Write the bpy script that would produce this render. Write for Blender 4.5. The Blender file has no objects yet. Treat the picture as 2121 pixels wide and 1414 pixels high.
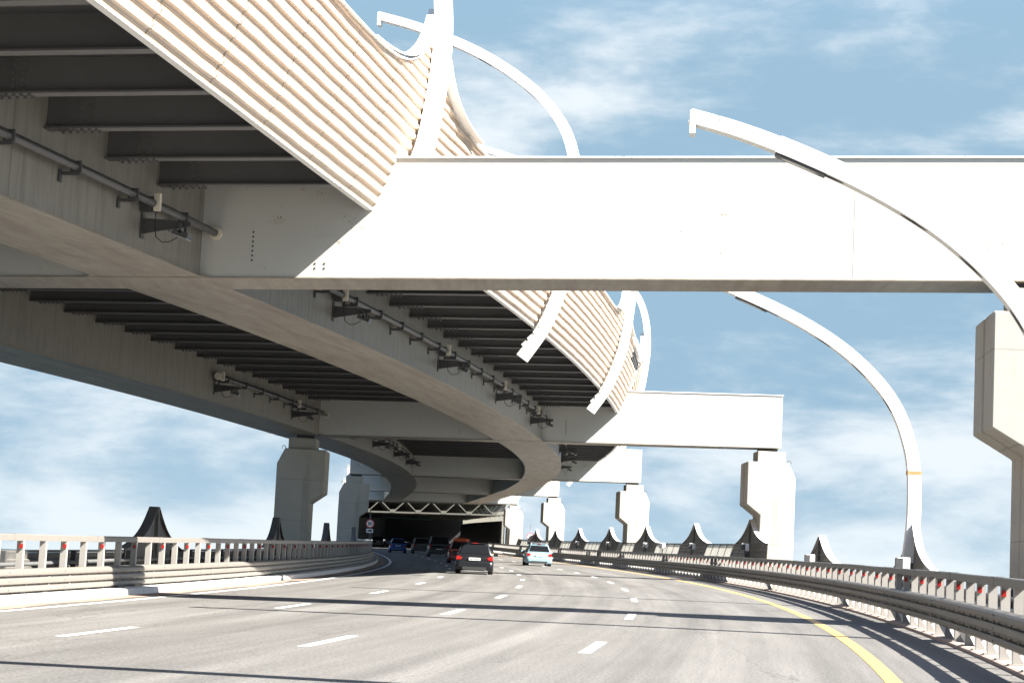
import bpy, bmesh, math, random
from mathutils import Vector, Matrix
random.seed(7)
SC = bpy.context.scene
COL = SC.collection
exp, sin, cos, pi = math.exp, math.sin, math.cos, math.pi

# ------------------------------------------------------------------ alignment of the carriageway
K = (0.2086087587761799, -0.0033543643702696625, 2.3946590541221183e-05, -7.884081388063028e-08)
G = (0.0158102422213307, -7.384779688520152e-05, 5.869818499639362e-07)
BK = (0.013804443144631216, 1.4925260604455818e-05)
CAM_H, PITCH, ROLL = 1.4519754, 0.112999, 0.05

def heading(s):
    if s > 345.: return heading(345.) + .0006*(s-345.)
    return K[0] + K[1]*s + K[2]*s*s/2 + K[3]*s**3/6
STEP = 0.25
S0, S1 = -80.0, 520.0
TX, TY = [0.0], [0.0]
for i in range(int((S1-S0)/STEP)):
    a, b = heading(S0+i*STEP), heading(S0+(i+1)*STEP)
    TX.append(TX[-1] + (sin(a)+sin(b))/2*STEP)
    TY.append(TY[-1] + (cos(a)+cos(b))/2*STEP)
def _tab(T, s):
    f = (s-S0)/STEP
    i = max(0, min(len(T)-2, int(f)))
    return T[i] + (T[i+1]-T[i])*(f-i)
OX, OY = _tab(TX, 0), _tab(TY, 0)
def roadz(s):
    if s > 230.: return roadz(230.) + .0143*(s-230.)
    return G[0]*s + G[1]*s*s/2 + G[2]*s**3/6
def P(s, u, h):            # on the banked carriageway
    p = heading(s)
    return Vector((_tab(TX, s)-OX + u*cos(p), _tab(TY, s)-OY - u*sin(p), roadz(s) + (BK[0]+BK[1]*s)*u + h))
def Q(s, u, h):            # plumb frame of a cross-section
    p = heading(s)
    return Vector((_tab(TX, s)-OX + u*cos(p), _tab(TY, s)-OY - u*sin(p), roadz(s) + h))
def interp(x, X, Y):
    if x <= X[0]: return Y[0] + (x-X[0])*(Y[1]-Y[0])/(X[1]-X[0])
    for i in range(len(X)-1):
        if x <= X[i+1]:
            t = (x-X[i])/(X[i+1]-X[i]); return Y[i]+t*(Y[i+1]-Y[i])
    return Y[-1]
RGX = [0, 31.5, 40.8, 50, 61, 73, 93.6, 106, 121, 137, 158, 184, 215, 262]
RGY = [-17.3, -13.7, -12.75, -11.55, -10.2, -8.7, -6.2, -5, -3.7, -2.6, -1.4, -.3, .5, 1.0]
def rg(s):                 # right edge of the right girder (smoothed)
    return sum(interp(s+d, RGX, RGY)*w for d, w in ((-8,.1),(-4,.2),(0,.4),(4,.2),(8,.1)))
def _hb0(s): return interp(s, [0,41,94,152,208,252,300], [7.5,7.05,6.32,6.36,6.4,6.15,6.1])
def eoff(s): return 3.5 + .0016*max(0., 48-max(s, 14.))**2
def hb0(s): return sum(_hb0(s+d)*w for d, w in ((-6,.15),(-3,.2),(0,.3),(3,.2),(6,.15)))
def hsl(s): return interp(s, [0,41,94,300,400], [.034,.033,.022,.021,.021])
def hb(s, u): return hb0(s) + hsl(s)*u

# ------------------------------------------------------------------ materials
def nodes(m):
    m.use_nodes = True
    nt = m.node_tree
    return nt, nt.nodes, nt.links
def mat(name, col, rough=.6, metal=0., var=.12, scale=3., streak=None, streakcol=None, sc_thr=(.5,.7), bump=0., bscale=40., uv=False, stretch=(1,1,1), spec=.5, coat=0., speck=None, joint=0., ujoint=0.):
    m = bpy.data.materials.new(name)
    nt, N, L = nodes(m)
    bs = N['Principled BSDF']
    bs.inputs['Roughness'].default_value = rough
    bs.inputs['Metallic'].default_value = metal
    bs.inputs['Specular IOR Level'].default_value = spec
    if coat: bs.inputs['Coat Weight'].default_value = coat; bs.inputs['Coat Roughness'].default_value = .05
    tc = N.new('ShaderNodeTexCoord')
    src = tc.outputs['UV' if uv else 'Object']
    mp = N.new('ShaderNodeMapping'); mp.inputs['Scale'].default_value = stretch
    L.new(src, mp.inputs['Vector'])
    nz = N.new('ShaderNodeTexNoise'); nz.inputs['Scale'].default_value = scale; nz.inputs['Detail'].default_value = 6
    nz.inputs['Roughness'].default_value = .65
    L.new(mp.outputs[0], nz.inputs['Vector'])
    rp = N.new('ShaderNodeMapRange'); rp.inputs[1].default_value = .25; rp.inputs[2].default_value = .75
    rp.inputs[3].default_value = 1-var; rp.inputs[4].default_value = 1+var
    L.new(nz.outputs['Fac'], rp.inputs[0])
    mul = N.new('ShaderNodeMix'); mul.data_type = 'RGBA'; mul.blend_type = 'MULTIPLY'; mul.inputs[0].default_value = 1
    mul.inputs[6].default_value = (*col, 1)
    L.new(rp.outputs[0], mul.inputs[7])
    out = mul.outputs[2]
    if streak:
        mp2 = N.new('ShaderNodeMapping'); mp2.inputs['Scale'].default_value = streak
        L.new(src, mp2.inputs['Vector'])
        n2 = N.new('ShaderNodeTexNoise'); n2.inputs['Scale'].default_value = 1.; n2.inputs['Detail'].default_value = 7; n2.inputs['Roughness'].default_value = .7
        L.new(mp2.outputs[0], n2.inputs['Vector'])
        r2 = N.new('ShaderNodeMapRange'); r2.inputs[1].default_value = sc_thr[0]; r2.inputs[2].default_value = sc_thr[1]
        L.new(n2.outputs['Fac'], r2.inputs[0])
        mx = N.new('ShaderNodeMix'); mx.data_type = 'RGBA'
        L.new(r2.outputs[0], mx.inputs[0]); L.new(out, mx.inputs[6]); mx.inputs[7].default_value = (*streakcol, 1)
        out = mx.outputs[2]
    if speck:
        n4 = N.new('ShaderNodeTexNoise'); n4.inputs['Scale'].default_value = speck[0]; n4.inputs['Detail'].default_value = 3; n4.inputs['Roughness'].default_value = .7
        L.new(tc.outputs['Object'], n4.inputs['Vector'])
        n5 = N.new('ShaderNodeTexNoise'); n5.inputs['Scale'].default_value = speck[0]*.09; n5.inputs['Detail'].default_value = 2
        L.new(tc.outputs['Object'], n5.inputs['Vector'])
        ad = N.new('ShaderNodeMath'); ad.operation = 'MULTIPLY_ADD'; ad.inputs[1].default_value = .8; L.new(n5.outputs['Fac'], ad.inputs[0]); L.new(n4.outputs['Fac'], ad.inputs[2])
        r4 = N.new('ShaderNodeMapRange'); r4.inputs[1].default_value = speck[1]; r4.inputs[2].default_value = speck[1]+.06; L.new(ad.outputs[0], r4.inputs[0])
        m4 = N.new('ShaderNodeMix'); m4.data_type = 'RGBA'; L.new(r4.outputs[0], m4.inputs[0]); L.new(out, m4.inputs[6]); m4.inputs[7].default_value = (*speck[2], 1)
        out = m4.outputs[2]
    if joint:
        sx = N.new('ShaderNodeSeparateXYZ'); L.new(tc.outputs['Object'], sx.inputs[0])
        pp = N.new('ShaderNodeMath'); pp.operation = 'PINGPONG'; pp.inputs[1].default_value = joint/2; L.new(sx.outputs[2], pp.inputs[0])
        r5 = N.new('ShaderNodeMapRange'); r5.inputs[1].default_value = .008; r5.inputs[2].default_value = .02; r5.inputs[3].default_value = .55; r5.inputs[4].default_value = 0; L.new(pp.outputs[0], r5.inputs[0])
        m5 = N.new('ShaderNodeMix'); m5.data_type = 'RGBA'; L.new(r5.outputs[0], m5.inputs[0]); L.new(out, m5.inputs[6]); m5.inputs[7].default_value = (*[c*.5 for c in col], 1)
        out = m5.outputs[2]
    if ujoint:
        sx = N.new('ShaderNodeSeparateXYZ'); L.new(tc.outputs['UV'], sx.inputs[0])
        pp = N.new('ShaderNodeMath'); pp.operation = 'PINGPONG'; pp.inputs[1].default_value = ujoint/2; L.new(sx.outputs[1], pp.inputs[0])
        r5 = N.new('ShaderNodeMapRange'); r5.inputs[1].default_value = .012; r5.inputs[2].default_value = .035; r5.inputs[3].default_value = .6; r5.inputs[4].default_value = 0; L.new(pp.outputs[0], r5.inputs[0])
        m5 = N.new('ShaderNodeMix'); m5.data_type = 'RGBA'; L.new(r5.outputs[0], m5.inputs[0]); L.new(out, m5.inputs[6]); m5.inputs[7].default_value = (*[c*.4 for c in col], 1)
        out = m5.outputs[2]
    L.new(out, bs.inputs['Base Color'])
    if bump:
        n3 = N.new('ShaderNodeTexNoise'); n3.inputs['Scale'].default_value = bscale; n3.inputs['Detail'].default_value = 4
        L.new(src, n3.inputs['Vector'])
        bp = N.new('ShaderNodeBump'); bp.inputs['Strength'].default_value = bump; bp.inputs['Distance'].default_value = .01
        L.new(n3.outputs['Fac'], bp.inputs['Height']); L.new(bp.outputs[0], bs.inputs['Normal'])
    return m

M = {}
M['white_steel'] = mat('white_steel_paint', (.70,.69,.665), .45, var=.03, scale=.8, streak=(1.2,1.2,.18), streakcol=(.70,.64,.55), sc_thr=(.64,.82), speck=(9, 1.10, (.30,.30,.29)))
M['beam_paint'] = mat('cream_beam_paint', (.43,.425,.395), .45, var=.03, scale=.6, streak=(.25,.25,2.2), streakcol=(.32,.285,.22), sc_thr=(.60,.85), speck=(26, 1.15, (.22,.13,.06)))
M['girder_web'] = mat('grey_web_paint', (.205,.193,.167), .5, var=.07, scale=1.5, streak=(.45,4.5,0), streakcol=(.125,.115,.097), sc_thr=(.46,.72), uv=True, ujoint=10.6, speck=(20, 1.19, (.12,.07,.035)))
M['girder_bottom'] = mat('dirty_soffit_paint', (.25,.222,.182), .45, var=.2, scale=2.2, uv=True, stretch=(2.2,.5,1), streak=(2.6,.22,0), streakcol=(.135,.105,.075), sc_thr=(.44,.76), ujoint=5.3, spec=.3)
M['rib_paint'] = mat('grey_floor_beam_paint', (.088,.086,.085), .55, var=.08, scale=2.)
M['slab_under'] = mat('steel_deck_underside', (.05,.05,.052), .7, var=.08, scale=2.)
M['bolt'] = mat('dark_bolt_steel', (.12,.11,.10), .5, var=.2, scale=9)
M['hole'] = mat('dark_opening', (.015,.015,.015), .8, var=.2, scale=9)
M['concrete'] = mat('cast_concrete', (.355,.335,.292), .8, var=.07, scale=1.1, streak=(2.2,2.2,.25), streakcol=(.26,.24,.205), sc_thr=(.54,.74), bump=.25, bscale=14, speck=(16, 1.16, (.20,.17,.13)), joint=1.9)
M['rail_paint'] = mat('grey_rail_paint', (.152,.138,.122), .45, var=.06, scale=4, streak=(3,3,3), streakcol=(.11,.095,.08), sc_thr=(.62,.8))
M['shaded_rail'] = mat('shaded_rail_paint', (.085,.081,.075), .45, var=.08, scale=4, streak=(3,3,3), streakcol=(.06,.05,.04), sc_thr=(.6,.8))  # right rail: its shade worked into a darker copy of the rail colour
M['sunlit_post'] = mat('sunlit_post_paint', (.27,.257,.238), .45, var=.06, scale=4)  # posts: sunlight worked into a lighter copy of the rail colour
M['galv'] = mat('galvanised_gusset', (.66,.66,.63), .45, var=.08, scale=6)
M['red'] = mat('red_reflector_plastic', (.27,.012,.01), .25, var=.1, scale=12)
M['pipe_dark'] = mat('dark_pipe', (.10,.10,.10), .5, var=.15, scale=4)
M['pipe_grey'] = mat('grey_conduit', (.085,.085,.088), .4, metal=.2, var=.12, scale=4)
M['pipe_white'] = mat('white_pipe', (.72,.72,.70), .4, var=.06, scale=4)
M['black_steel'] = mat('black_bracket_steel', (.055,.055,.057), .5, var=.15, scale=7)
M['spike_dark'] = mat('weathered_fin_steel', (.11,.104,.095), .6, var=.14, scale=3, streak=(2,2,.5), streakcol=(.07,.06,.045), sc_thr=(.5,.7))
M['box_white'] = mat('pale_cabinet_paint', (.74,.73,.70), .4, var=.05, scale=6)
M['beige_box'] = mat('beige_junction_box', (.62,.57,.46), .5, var=.06, scale=9)
M['truss'] = mat('khaki_truss_paint', (.085,.083,.07), .5, var=.06, scale=3)
M['dark_wall'] = mat('dark_screen_panel', (.03,.029,.031), .6, var=.08, scale=1.5, stretch=(6,6,.4))
M['kerb'] = mat('worn_white_kerb_paint', (.55,.53,.50), .7, var=.08, scale=5, streak=(6,6,6), streakcol=(.26,.23,.20), sc_thr=(.60,.68), bump=.3, bscale=30)
M['strip'] = mat('pinkish_kerb_concrete', (.30,.235,.205), .85, var=.12, scale=3, bump=.3, bscale=30)
M['dust'] = mat('reddish_roadside_dust', (.22,.15,.112), .95, var=.2, scale=4, bump=.4, bscale=40)
M['tyre'] = mat('tyre_rubber', (.018,.018,.018), .8, var=.1, scale=12)
M['rim'] = mat('wheel_alloy', (.42,.42,.43), .3, metal=.8, var=.08, scale=12)
M['glass_dark'] = mat('tinted_car_glass', (.008,.009,.011), .08, var=.05, scale=2, spec=.3)
M['trim'] = mat('black_trim_plastic', (.022,.022,.023), .6, var=.1, scale=12)
M['tail'] = mat('red_tail_lamp', (.26,.012,.01), .12, var=.2, scale=14, spec=.7)
M['plate'] = mat('plate_white', (.78,.78,.76), .4, var=.03, scale=12)
M['sign_white'] = mat('sign_white', (.80,.80,.80), .4, var=.02, scale=8)
M['sign_red'] = mat('sign_red', (.60,.02,.03), .4, var=.02, scale=8)
M['sign_black'] = mat('sign_black', (.01,.01,.01), .5, var=.02, scale=8)
M['lampglass'] = mat('luminaire_glass', (.22,.21,.18), .15, var=.05, scale=6)
M['mirrorlamp'] = mat('floodlight_glass', (.72,.74,.76), .08, metal=.6, var=.05, scale=9)
M['green'] = mat('green_gantry_paint', (.05,.20,.17), .5, var=.05, scale=5)
def car_paint(n, c): 
    M[n] = mat(n, c, .35, var=.03, scale=2, coat=.35, spec=.3)
car_paint('charcoal_paint', (.007,.0075,.009)); car_paint('pale_blue_paint', (.21,.325,.38)); car_paint('black_paint', (.006,.006,.007))
car_paint('olive_grey_paint', (.045,.047,.042)); car_paint('deep_blue_paint', (.012,.065,.24)); car_paint('dark_red_paint', (.16,.025,.018))
M['orange_rack'] = mat('orange_roof_load', (.62,.10,.02), .5, var=.1, scale=9)

def line_mat(name, col):
    m = mat(name, col, .55, var=.05, scale=6, uv=True, streak=(30,3,0), streakcol=tuple(c*.62 for c in col), sc_thr=(.50,.66))
    return m
M['white_line'] = line_mat('white_road_paint', (.62,.61,.585))
M['yellow_line'] = line_mat('yellow_road_paint', (.56,.33,.085))

def asphalt():
    m = bpy.data.materials.new('asphalt'); nt, N, L = nodes(m); bs = N['Principled BSDF']
    tc = N.new('ShaderNodeTexCoord')
    def noise(scale_vec, sc, det, rough=.6):
        mp = N.new('ShaderNodeMapping'); mp.inputs['Scale'].default_value = scale_vec; L.new(tc.outputs['UV'], mp.inputs['Vector'])
        n = N.new('ShaderNodeTexNoise'); n.inputs['Scale'].default_value = sc; n.inputs['Detail'].default_value = det; n.inputs['Roughness'].default_value = rough
        L.new(mp.outputs[0], n.inputs['Vector']); return n
    def ramp(n, lo, hi, a, b):
        r = N.new('ShaderNodeMapRange'); r.inputs[1].default_value = lo; r.inputs[2].default_value = hi; r.inputs[3].default_value = a; r.inputs[4].default_value = b
        L.new(n.outputs['Fac'], r.inputs[0]); return r
    grain = ramp(noise((1,.4,1), 26, 4, .8), .3, .7, .5, 1.5)
    blot = ramp(noise((1,.12,1), .9, 5), .3, .7, .80, 1.15)
    streak = ramp(noise((1,.012,1), 1.35, 4), .32, .68, .72, 1.18)
    fine = ramp(noise((1,.03,1), 7, 3), .3, .7, .94, 1.06)
    def mm(a, b):
        x = N.new('ShaderNodeMath'); x.operation = 'MULTIPLY'; L.new(a, x.inputs[0]); L.new(b, x.inputs[1]); return x.outputs[0]
    f = mm(mm(grain.outputs[0], blot.outputs[0]), mm(streak.outputs[0], fine.outputs[0]))
    mul = N.new('ShaderNodeMix'); mul.data_type = 'RGBA'; mul.blend_type = 'MULTIPLY'; mul.inputs[0].default_value = 1
    mul.inputs[6].default_value = (.112,.107,.1005,1); L.new(f, mul.inputs[7])
    # thin dark sealed cracks and joints that wander along the lane
    vor = N.new('ShaderNodeTexVoronoi'); vor.feature = 'DISTANCE_TO_EDGE'; vor.inputs['Scale'].default_value = .22
    mp = N.new('ShaderNodeMapping'); mp.inputs['Scale'].default_value = (1.4,.16,1)
    wn = noise((1,.3,1), .8, 4)
    add = N.new('ShaderNodeVectorMath'); add.operation = 'ADD'
    sc = N.new('ShaderNodeVectorMath'); sc.operation = 'SCALE'; sc.inputs['Scale'].default_value = 1.6
    L.new(wn.outputs['Color'], sc.inputs[0]); L.new(tc.outputs['UV'], add.inputs[0]); L.new(sc.outputs[0], add.inputs[1])
    L.new(add.outputs[0], mp.inputs['Vector']); L.new(mp.outputs[0], vor.inputs['Vector'])
    r = N.new('ShaderNodeMapRange'); r.inputs[1].default_value = .0; r.inputs[2].default_value = .006; r.inputs[3].default_value = .62; r.inputs[4].default_value = 0
    L.new(vor.outputs['Distance'], r.inputs[0])
    mx = N.new('ShaderNodeMix'); mx.data_type = 'RGBA'; L.new(r.outputs[0], mx.inputs[0]); L.new(mul.outputs[2], mx.inputs[6]); mx.inputs[7].default_value = (.055,.052,.05,1)
    L.new(mx.outputs[2], bs.inputs['Base Color'])
    bs.inputs['Roughness'].default_value = .82; bs.inputs['Specular IOR Level'].default_value = .3
    bp = N.new('ShaderNodeBump'); bp.inputs['Strength'].default_value = .35; bp.inputs['Distance'].default_value = .01
    L.new(grain.outputs[0], bp.inputs['Height']); L.new(bp.outputs[0], bs.inputs['Normal'])
    return m
M['asphalt'] = asphalt()

def cladding_mat():
    # UV = (height on the sheet, distance along the deck)
    m = mat('white_corrugated_sheet', (.52,.415,.325), .5, var=.06, scale=1.2, uv=True, streak=(7,.35,0), streakcol=(.30,.135,.05), sc_thr=(.64,.76))
    nt, N, L = nodes(m); bs = N['Principled BSDF']
    src = bs.inputs['Base Color'].links[0].from_socket
    tc = N.new('ShaderNodeTexCoord'); sx = N.new('ShaderNodeSeparateXYZ'); L.new(tc.outputs['UV'], sx.inputs[0])
    n = N.new('ShaderNodeTexNoise'); n.inputs['Scale'].default_value = 5; n.inputs['Detail'].default_value = 3
    L.new(tc.outputs['UV'], n.inputs['Vector'])
    a = N.new('ShaderNodeMath'); a.operation = 'MULTIPLY_ADD'; a.inputs[1].default_value = .16; L.new(n.outputs['Fac'], a.inputs[0]); L.new(sx.outputs[1], a.inputs[2])
    b = N.new('ShaderNodeMath'); b.operation = 'PINGPONG'; b.inputs[1].default_value = 1.5; L.new(a.outputs[0], b.inputs[0])
    r = N.new('ShaderNodeMapRange'); r.inputs[1].default_value = .012; r.inputs[2].default_value = .026; r.inputs[3].default_value = .9; r.inputs[4].default_value = 0
    L.new(b.outputs[0], r.inputs[0])
    mx = N.new('ShaderNodeMix'); mx.data_type = 'RGBA'; L.new(r.outputs[0], mx.inputs[0]); L.new(src, mx.inputs[6]); mx.inputs[7].default_value = (.12,.09,.07,1)
    o = N.new('ShaderNodeMath'); o.operation = 'SUBTRACT'; o.inputs[1].default_value = 1.45; L.new(sx.outputs[0], o.inputs[0])
    f = N.new('ShaderNodeMath'); f.operation = 'MODULO'; f.inputs[1].default_value = .22; L.new(o.outputs[0], f.inputs[0])
    g = N.new('ShaderNodeMath'); g.operation = 'SUBTRACT'; g.inputs[1].default_value = .054; L.new(f.outputs[0], g.inputs[0])
    g2 = N.new('ShaderNodeMath'); g2.operation = 'ABSOLUTE'; L.new(g.outputs[0], g2.inputs[0])
    g3 = N.new('ShaderNodeMath'); g3.operation = 'SUBTRACT'; g3.inputs[1].default_value = .022; L.new(g2.outputs[0], g3.inputs[0])
    g4 = N.new('ShaderNodeMath'); g4.operation = 'ABSOLUTE'; L.new(g3.outputs[0], g4.inputs[0])
    r2 = N.new('ShaderNodeMapRange'); r2.inputs[1].default_value = .002; r2.inputs[2].default_value = .006; r2.inputs[3].default_value = .8; r2.inputs[4].default_value = 0; L.new(g4.outputs[0], r2.inputs[0])
    m2 = N.new('ShaderNodeMix'); m2.data_type = 'RGBA'; L.new(r2.outputs[0], m2.inputs[0]); L.new(mx.outputs[2], m2.inputs[6]); m2.inputs[7].default_value = (.15,.11,.08,1)
    L.new(m2.outputs[2], bs.inputs['Base Color'])
    return m
M['cladding'] = cladding_mat()

def translucent(name, col, fac=.6):
    m = bpy.data.materials.new(name); nt, N, L = nodes(m)
    out = N['Material Output']; d = N['Principled BSDF']; d.inputs['Base Color'].default_value = (*col,1); d.inputs['Roughness'].default_value = .35
    t = N.new('ShaderNodeBsdfTranslucent')
    n = N.new('ShaderNodeTexNoise'); n.inputs['Scale'].default_value = 2.5; n.inputs['Detail'].default_value = 5
    tc = N.new('ShaderNodeTexCoord'); L.new(tc.outputs['Object'], n.inputs['Vector'])
    r = N.new('ShaderNodeMix'); r.data_type = 'RGBA'; L.new(n.outputs['Fac'], r.inputs[0])
    r.inputs[6].default_value = (*[c*.82 for c in col],1); r.inputs[7].default_value = (*col,1)
    L.new(r.outputs[2], t.inputs['Color'])
    mx = N.new('ShaderNodeMixShader'); mx.inputs[0].default_value = fac
    L.new(d.outputs[0], mx.inputs[1]); L.new(t.outputs[0], mx.inputs[2]); L.new(mx.outputs[0], out.inputs['Surface'])
    return m
M['milky'] = translucent('milky_acrylic', (.72,.71,.68), .6)
M['slat_white'] = translucent('thin_white_slat', (.60,.585,.53), .5)

def water_mat():
    m = mat('sea_water', (.02,.035,.04), .45, var=.1, scale=.01, bump=.5, bscale=.15)
    return m
M['water'] = water_mat()

# ------------------------------------------------------------------ mesh helpers
class MB:
    def __init__(self):
        self.v, self.f, self.uv, self.mi, self.sm = [], [], {}, [], []
    def face(self, idx, mi=0, smooth=False):
        self.f.append(tuple(idx)); self.mi.append(mi); self.sm.append(smooth)
    def add(self, pts, faces, mi=0, smooth=False):
        o = len(self.v); self.v += [Vector(p) for p in pts]
        for f in faces: self.face([o+i for i in f], mi, smooth)
        return o
    def box(self, c, size, rot=None, mi=0):
        x, y, z = (k/2 for k in size); c = Vector(c)
        pts = [Vector((sx*x, sy*y, sz*z)) for sx in (-1,1) for sy in (-1,1) for sz in (-1,1)]
        if rot: pts = [rot @ p for p in pts]
        self.add([c+p for p in pts], [(0,1,3,2),(4,6,7,5),(0,4,5,1),(2,3,7,6),(0,2,6,4),(1,5,7,3)], mi)
    def hexa(self, p, mi=0):   # p: 8 points, bottom ring 0-3, top ring 4-7
        self.add(p, [(3,2,1,0),(4,5,6,7),(0,1,5,4),(1,2,6,5),(2,3,7,6),(3,0,4,7)], mi)
    def prism(self, poly, fn, a, b, mi=0):   # polygon in a plane, extruded from a to b through fn(x, z, t)
        n = len(poly)
        o = self.add([fn(x, z, a) for x, z in poly] + [fn(x, z, b) for x, z in poly], [], mi)
        self.face([o+i for i in range(n)], mi); self.face([o+n+i for i in reversed(range(n))], mi)
        for i in range(n):
            j = (i+1) % n; self.face((o+i, o+n+i, o+n+j, o+j), mi)
    def tube(self, path, r, n=8, mi=0, smooth=True, caps=True):
        rings = []
        for i, p in enumerate(path):
            p = Vector(p); d = (Vector(path[min(i+1, len(path)-1)]) - Vector(path[max(i-1, 0)])).normalized()
            a = d.cross(Vector((0,0,1)))
            if a.length < 1e-3: a = d.cross(Vector((1,0,0)))
            a.normalize(); b = d.cross(a)
            rr = r[i] if isinstance(r, (list, tuple)) else r
            o = len(self.v)
            self.v += [p + rr*(cos(2*pi*k/n)*a + sin(2*pi*k/n)*b) for k in range(n)]
            rings.append(o)
        for a, b in zip(rings, rings[1:]):
            for k in range(n):
                self.face((a+k, a+(k+1) % n, b+(k+1) % n, b+k), mi, smooth)
        if caps:
            self.face([rings[0]+k for k in reversed(range(n))], mi); self.face([rings[-1]+k for k in range(n)], mi)
    def sweep(self, prof, ss, fn, closed=True, mi=0, caps=True, smooth=False, mis=None):
        # prof: [(a, b)], fn(s, a, b) -> point.  UV = (length round the profile, s)
        n = len(prof); acc = [0]
        for i in range(n): 
            q = prof[(i+1) % n]; acc.append(acc[-1] + math.hypot(q[0]-prof[i][0], q[1]-prof[i][1]))
        rings = []
        for s in ss:
            o = len(self.v); self.v += [fn(s, a, b) for a, b in prof]; rings.append(o)
        for (o1, sa), (o2, sb) in zip(list(zip(rings, ss)), list(zip(rings, ss))[1:]):
            for k in range(n if closed else n-1):
                j = (k+1) % n
                self.uv[len(self.f)] = [(acc[k], sa), (acc[k+1], sa), (acc[k+1], sb), (acc[k], sb)]
                self.face((o1+k, o1+j, o2+j, o2+k), mis[k] if mis else mi, smooth)
        if closed and caps:
            self.face([rings[0]+k for k in reversed(range(n))], mi); self.face([rings[-1]+k for k in range(n)], mi)
    def build(self, name, mats, parent=None, origin=None, fix=True):
        me = bpy.data.meshes.new(name)
        o = Vector((0,0,0)); q = parent
        while q is not None:
            if '_o' in q: o = Vector(q['_o'])
            q = q.parent
        if origin is not None: o = Vector(origin)
        me.from_pydata([tuple(p-o) for p in self.v], [], self.f)
        mats = mats if isinstance(mats, (list, tuple)) else [mats]
        for m in mats: me.materials.append(M[m] if isinstance(m, str) else m)
        ul = me.uv_layers.new(name='UVMap')
        for p in me.polygons:
            p.material_index = self.mi[p.index]; p.use_smooth = self.sm[p.index]
            if p.index in self.uv:
                for li, t in zip(p.loop_indices, self.uv[p.index]): ul.data[li].uv = t
            else:
                nn = p.normal
                for li in p.loop_indices:
                    c = me.vertices[me.loops[li].vertex_index].co
                    ul.data[li].uv = (c.x, c.y) if abs(nn.z) > .7 else ((c.y, c.z) if abs(nn.x) > .7 else (c.x, c.z))
        if fix:
            bm = bmesh.new(); bm.from_mesh(me); bmesh.ops.recalc_face_normals(bm, faces=bm.faces); bm.to_mesh(me); bm.free()
        me.update()
        ob = bpy.data.objects.new(name, me); COL.objects.link(ob)
        if parent is not None: ob.parent = parent
        else: ob.location = o
        return ob

def tag(o, label, cat, group=None, kind=None):
    if label: o['label'] = label
    if cat: o['category'] = cat
    if group: o['group'] = group
    if kind: o['kind'] = kind
    return o
def thing(name, label, cat, loc=(0,0,0), rz=0., group=None, world=False):
    o = bpy.data.objects.new(name, None); COL.objects.link(o); o.empty_display_size = .3
    o.location = loc; o.rotation_euler = (0,0,rz)
    if world: o['_o'] = tuple(loc)           # its parts are given in world coordinates
    return tag(o, label, cat, group, 'thing')
def struct(name, mb, m, **kw):
    o = mb.build(name, m, **kw); o['kind'] = 'structure'; return o
def dup(root, loc, rz, label=None, group=None):
    r = root.copy(); COL.objects.link(r); r.location = loc; r.rotation_euler = (0,0,rz)
    if label: r['label'] = label
    if group: r['group'] = group
    for ch in list(root.children):
        c = ch.copy(); COL.objects.link(c); c.parent = r
        for g in list(ch.children):
            d = g.copy(); COL.objects.link(d); d.parent = c
    return r
def frange(a, b, st):
    n = max(1, int(round((b-a)/st))); return [a+(b-a)*i/n for i in range(n+1)]
def strip(mb, ss, ua, ub, h, fa=None):
    f = fa or P
    o = len(mb.v)
    for s in ss: mb.v += [f(s, ua, h), f(s, ub, h)]
    for i in range(len(ss)-1):
        mb.uv[len(mb.f)] = [(ua, ss[i]), (ub, ss[i]), (ub, ss[i+1]), (ua, ss[i+1])]
        mb.face((o+2*i, o+2*i+1, o+2*i+3, o+2*i+2))

# ------------------------------------------------------------------ SETTING: road, markings, kerbs, deck, water
SS = frange(-40, 500, 3)
b = MB()
o = len(b.v); us = [-15.0, -11, -7, -3, 0, 2.25]
for s in SS:
    for u in us: b.v.append(P(s, u, 0))
for i in range(len(SS)-1):
    for k in range(len(us)-1):
        q = o+i*len(us)+k
        b.uv[len(b.f)] = [(us[k], SS[i]), (us[k+1], SS[i]), (us[k+1], SS[i+1]), (us[k], SS[i+1])]
        b.face((q, q+1, q+1+len(us), q+len(us)))
struct('road', b, 'asphalt', fix=False)
b = MB()
strip(b, frange(-40, 500, 2), -13.78, -13.62, .005)
for u, c0 in ((-10.27, 27.69), (-6.94, 27.67), (-3.33, 28.86)):
    k = -4
    while c0 + k*13.44 < 470:
        c = c0 + k*13.44; strip(b, frange(c-1.68, c+1.68, .8), u-.085, u+.085, .005); k += 1
struct('lane_markings', b, 'white_line', fix=False)
b = MB(); strip(b, frange(-40, 500, 2), .47, .67, .005)
struct('yellow_edge_line', b, 'yellow_line', fix=False)
b = MB()
o = 0; SSd = frange(10, 260, .5)
for i, s in enumerate(SSd):
    w = .28 + .22*(.5+.5*sin(s*.31)*cos(s*.83)) + .07*random.random()
    b.v += [P(s, -14.5, .009), P(s, -14.5+w, .004)]
for i in range(len(SSd)-1): b.face((2*i, 2*i+1, 2*i+3, 2*i+2))
struct('roadside_dust', b, 'dust', fix=False)
b = MB()
b.sweep([(-14.5,-.05),(-14.515,.13),(-14.54,.15),(-15.6,.16),(-15.6,-.05)], SS, lambda s,a,c: P(s,a,c))
struct('kerb', b, 'kerb')
b = MB()
b.sweep([(2.25,-.05),(2.26,.045),(2.30,.06),(3.0,.06),(3.0,-.05)], SS, lambda s,a,c: P(s,a,c))
struct('kerb_strip', b, 'strip')
b = MB()
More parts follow.
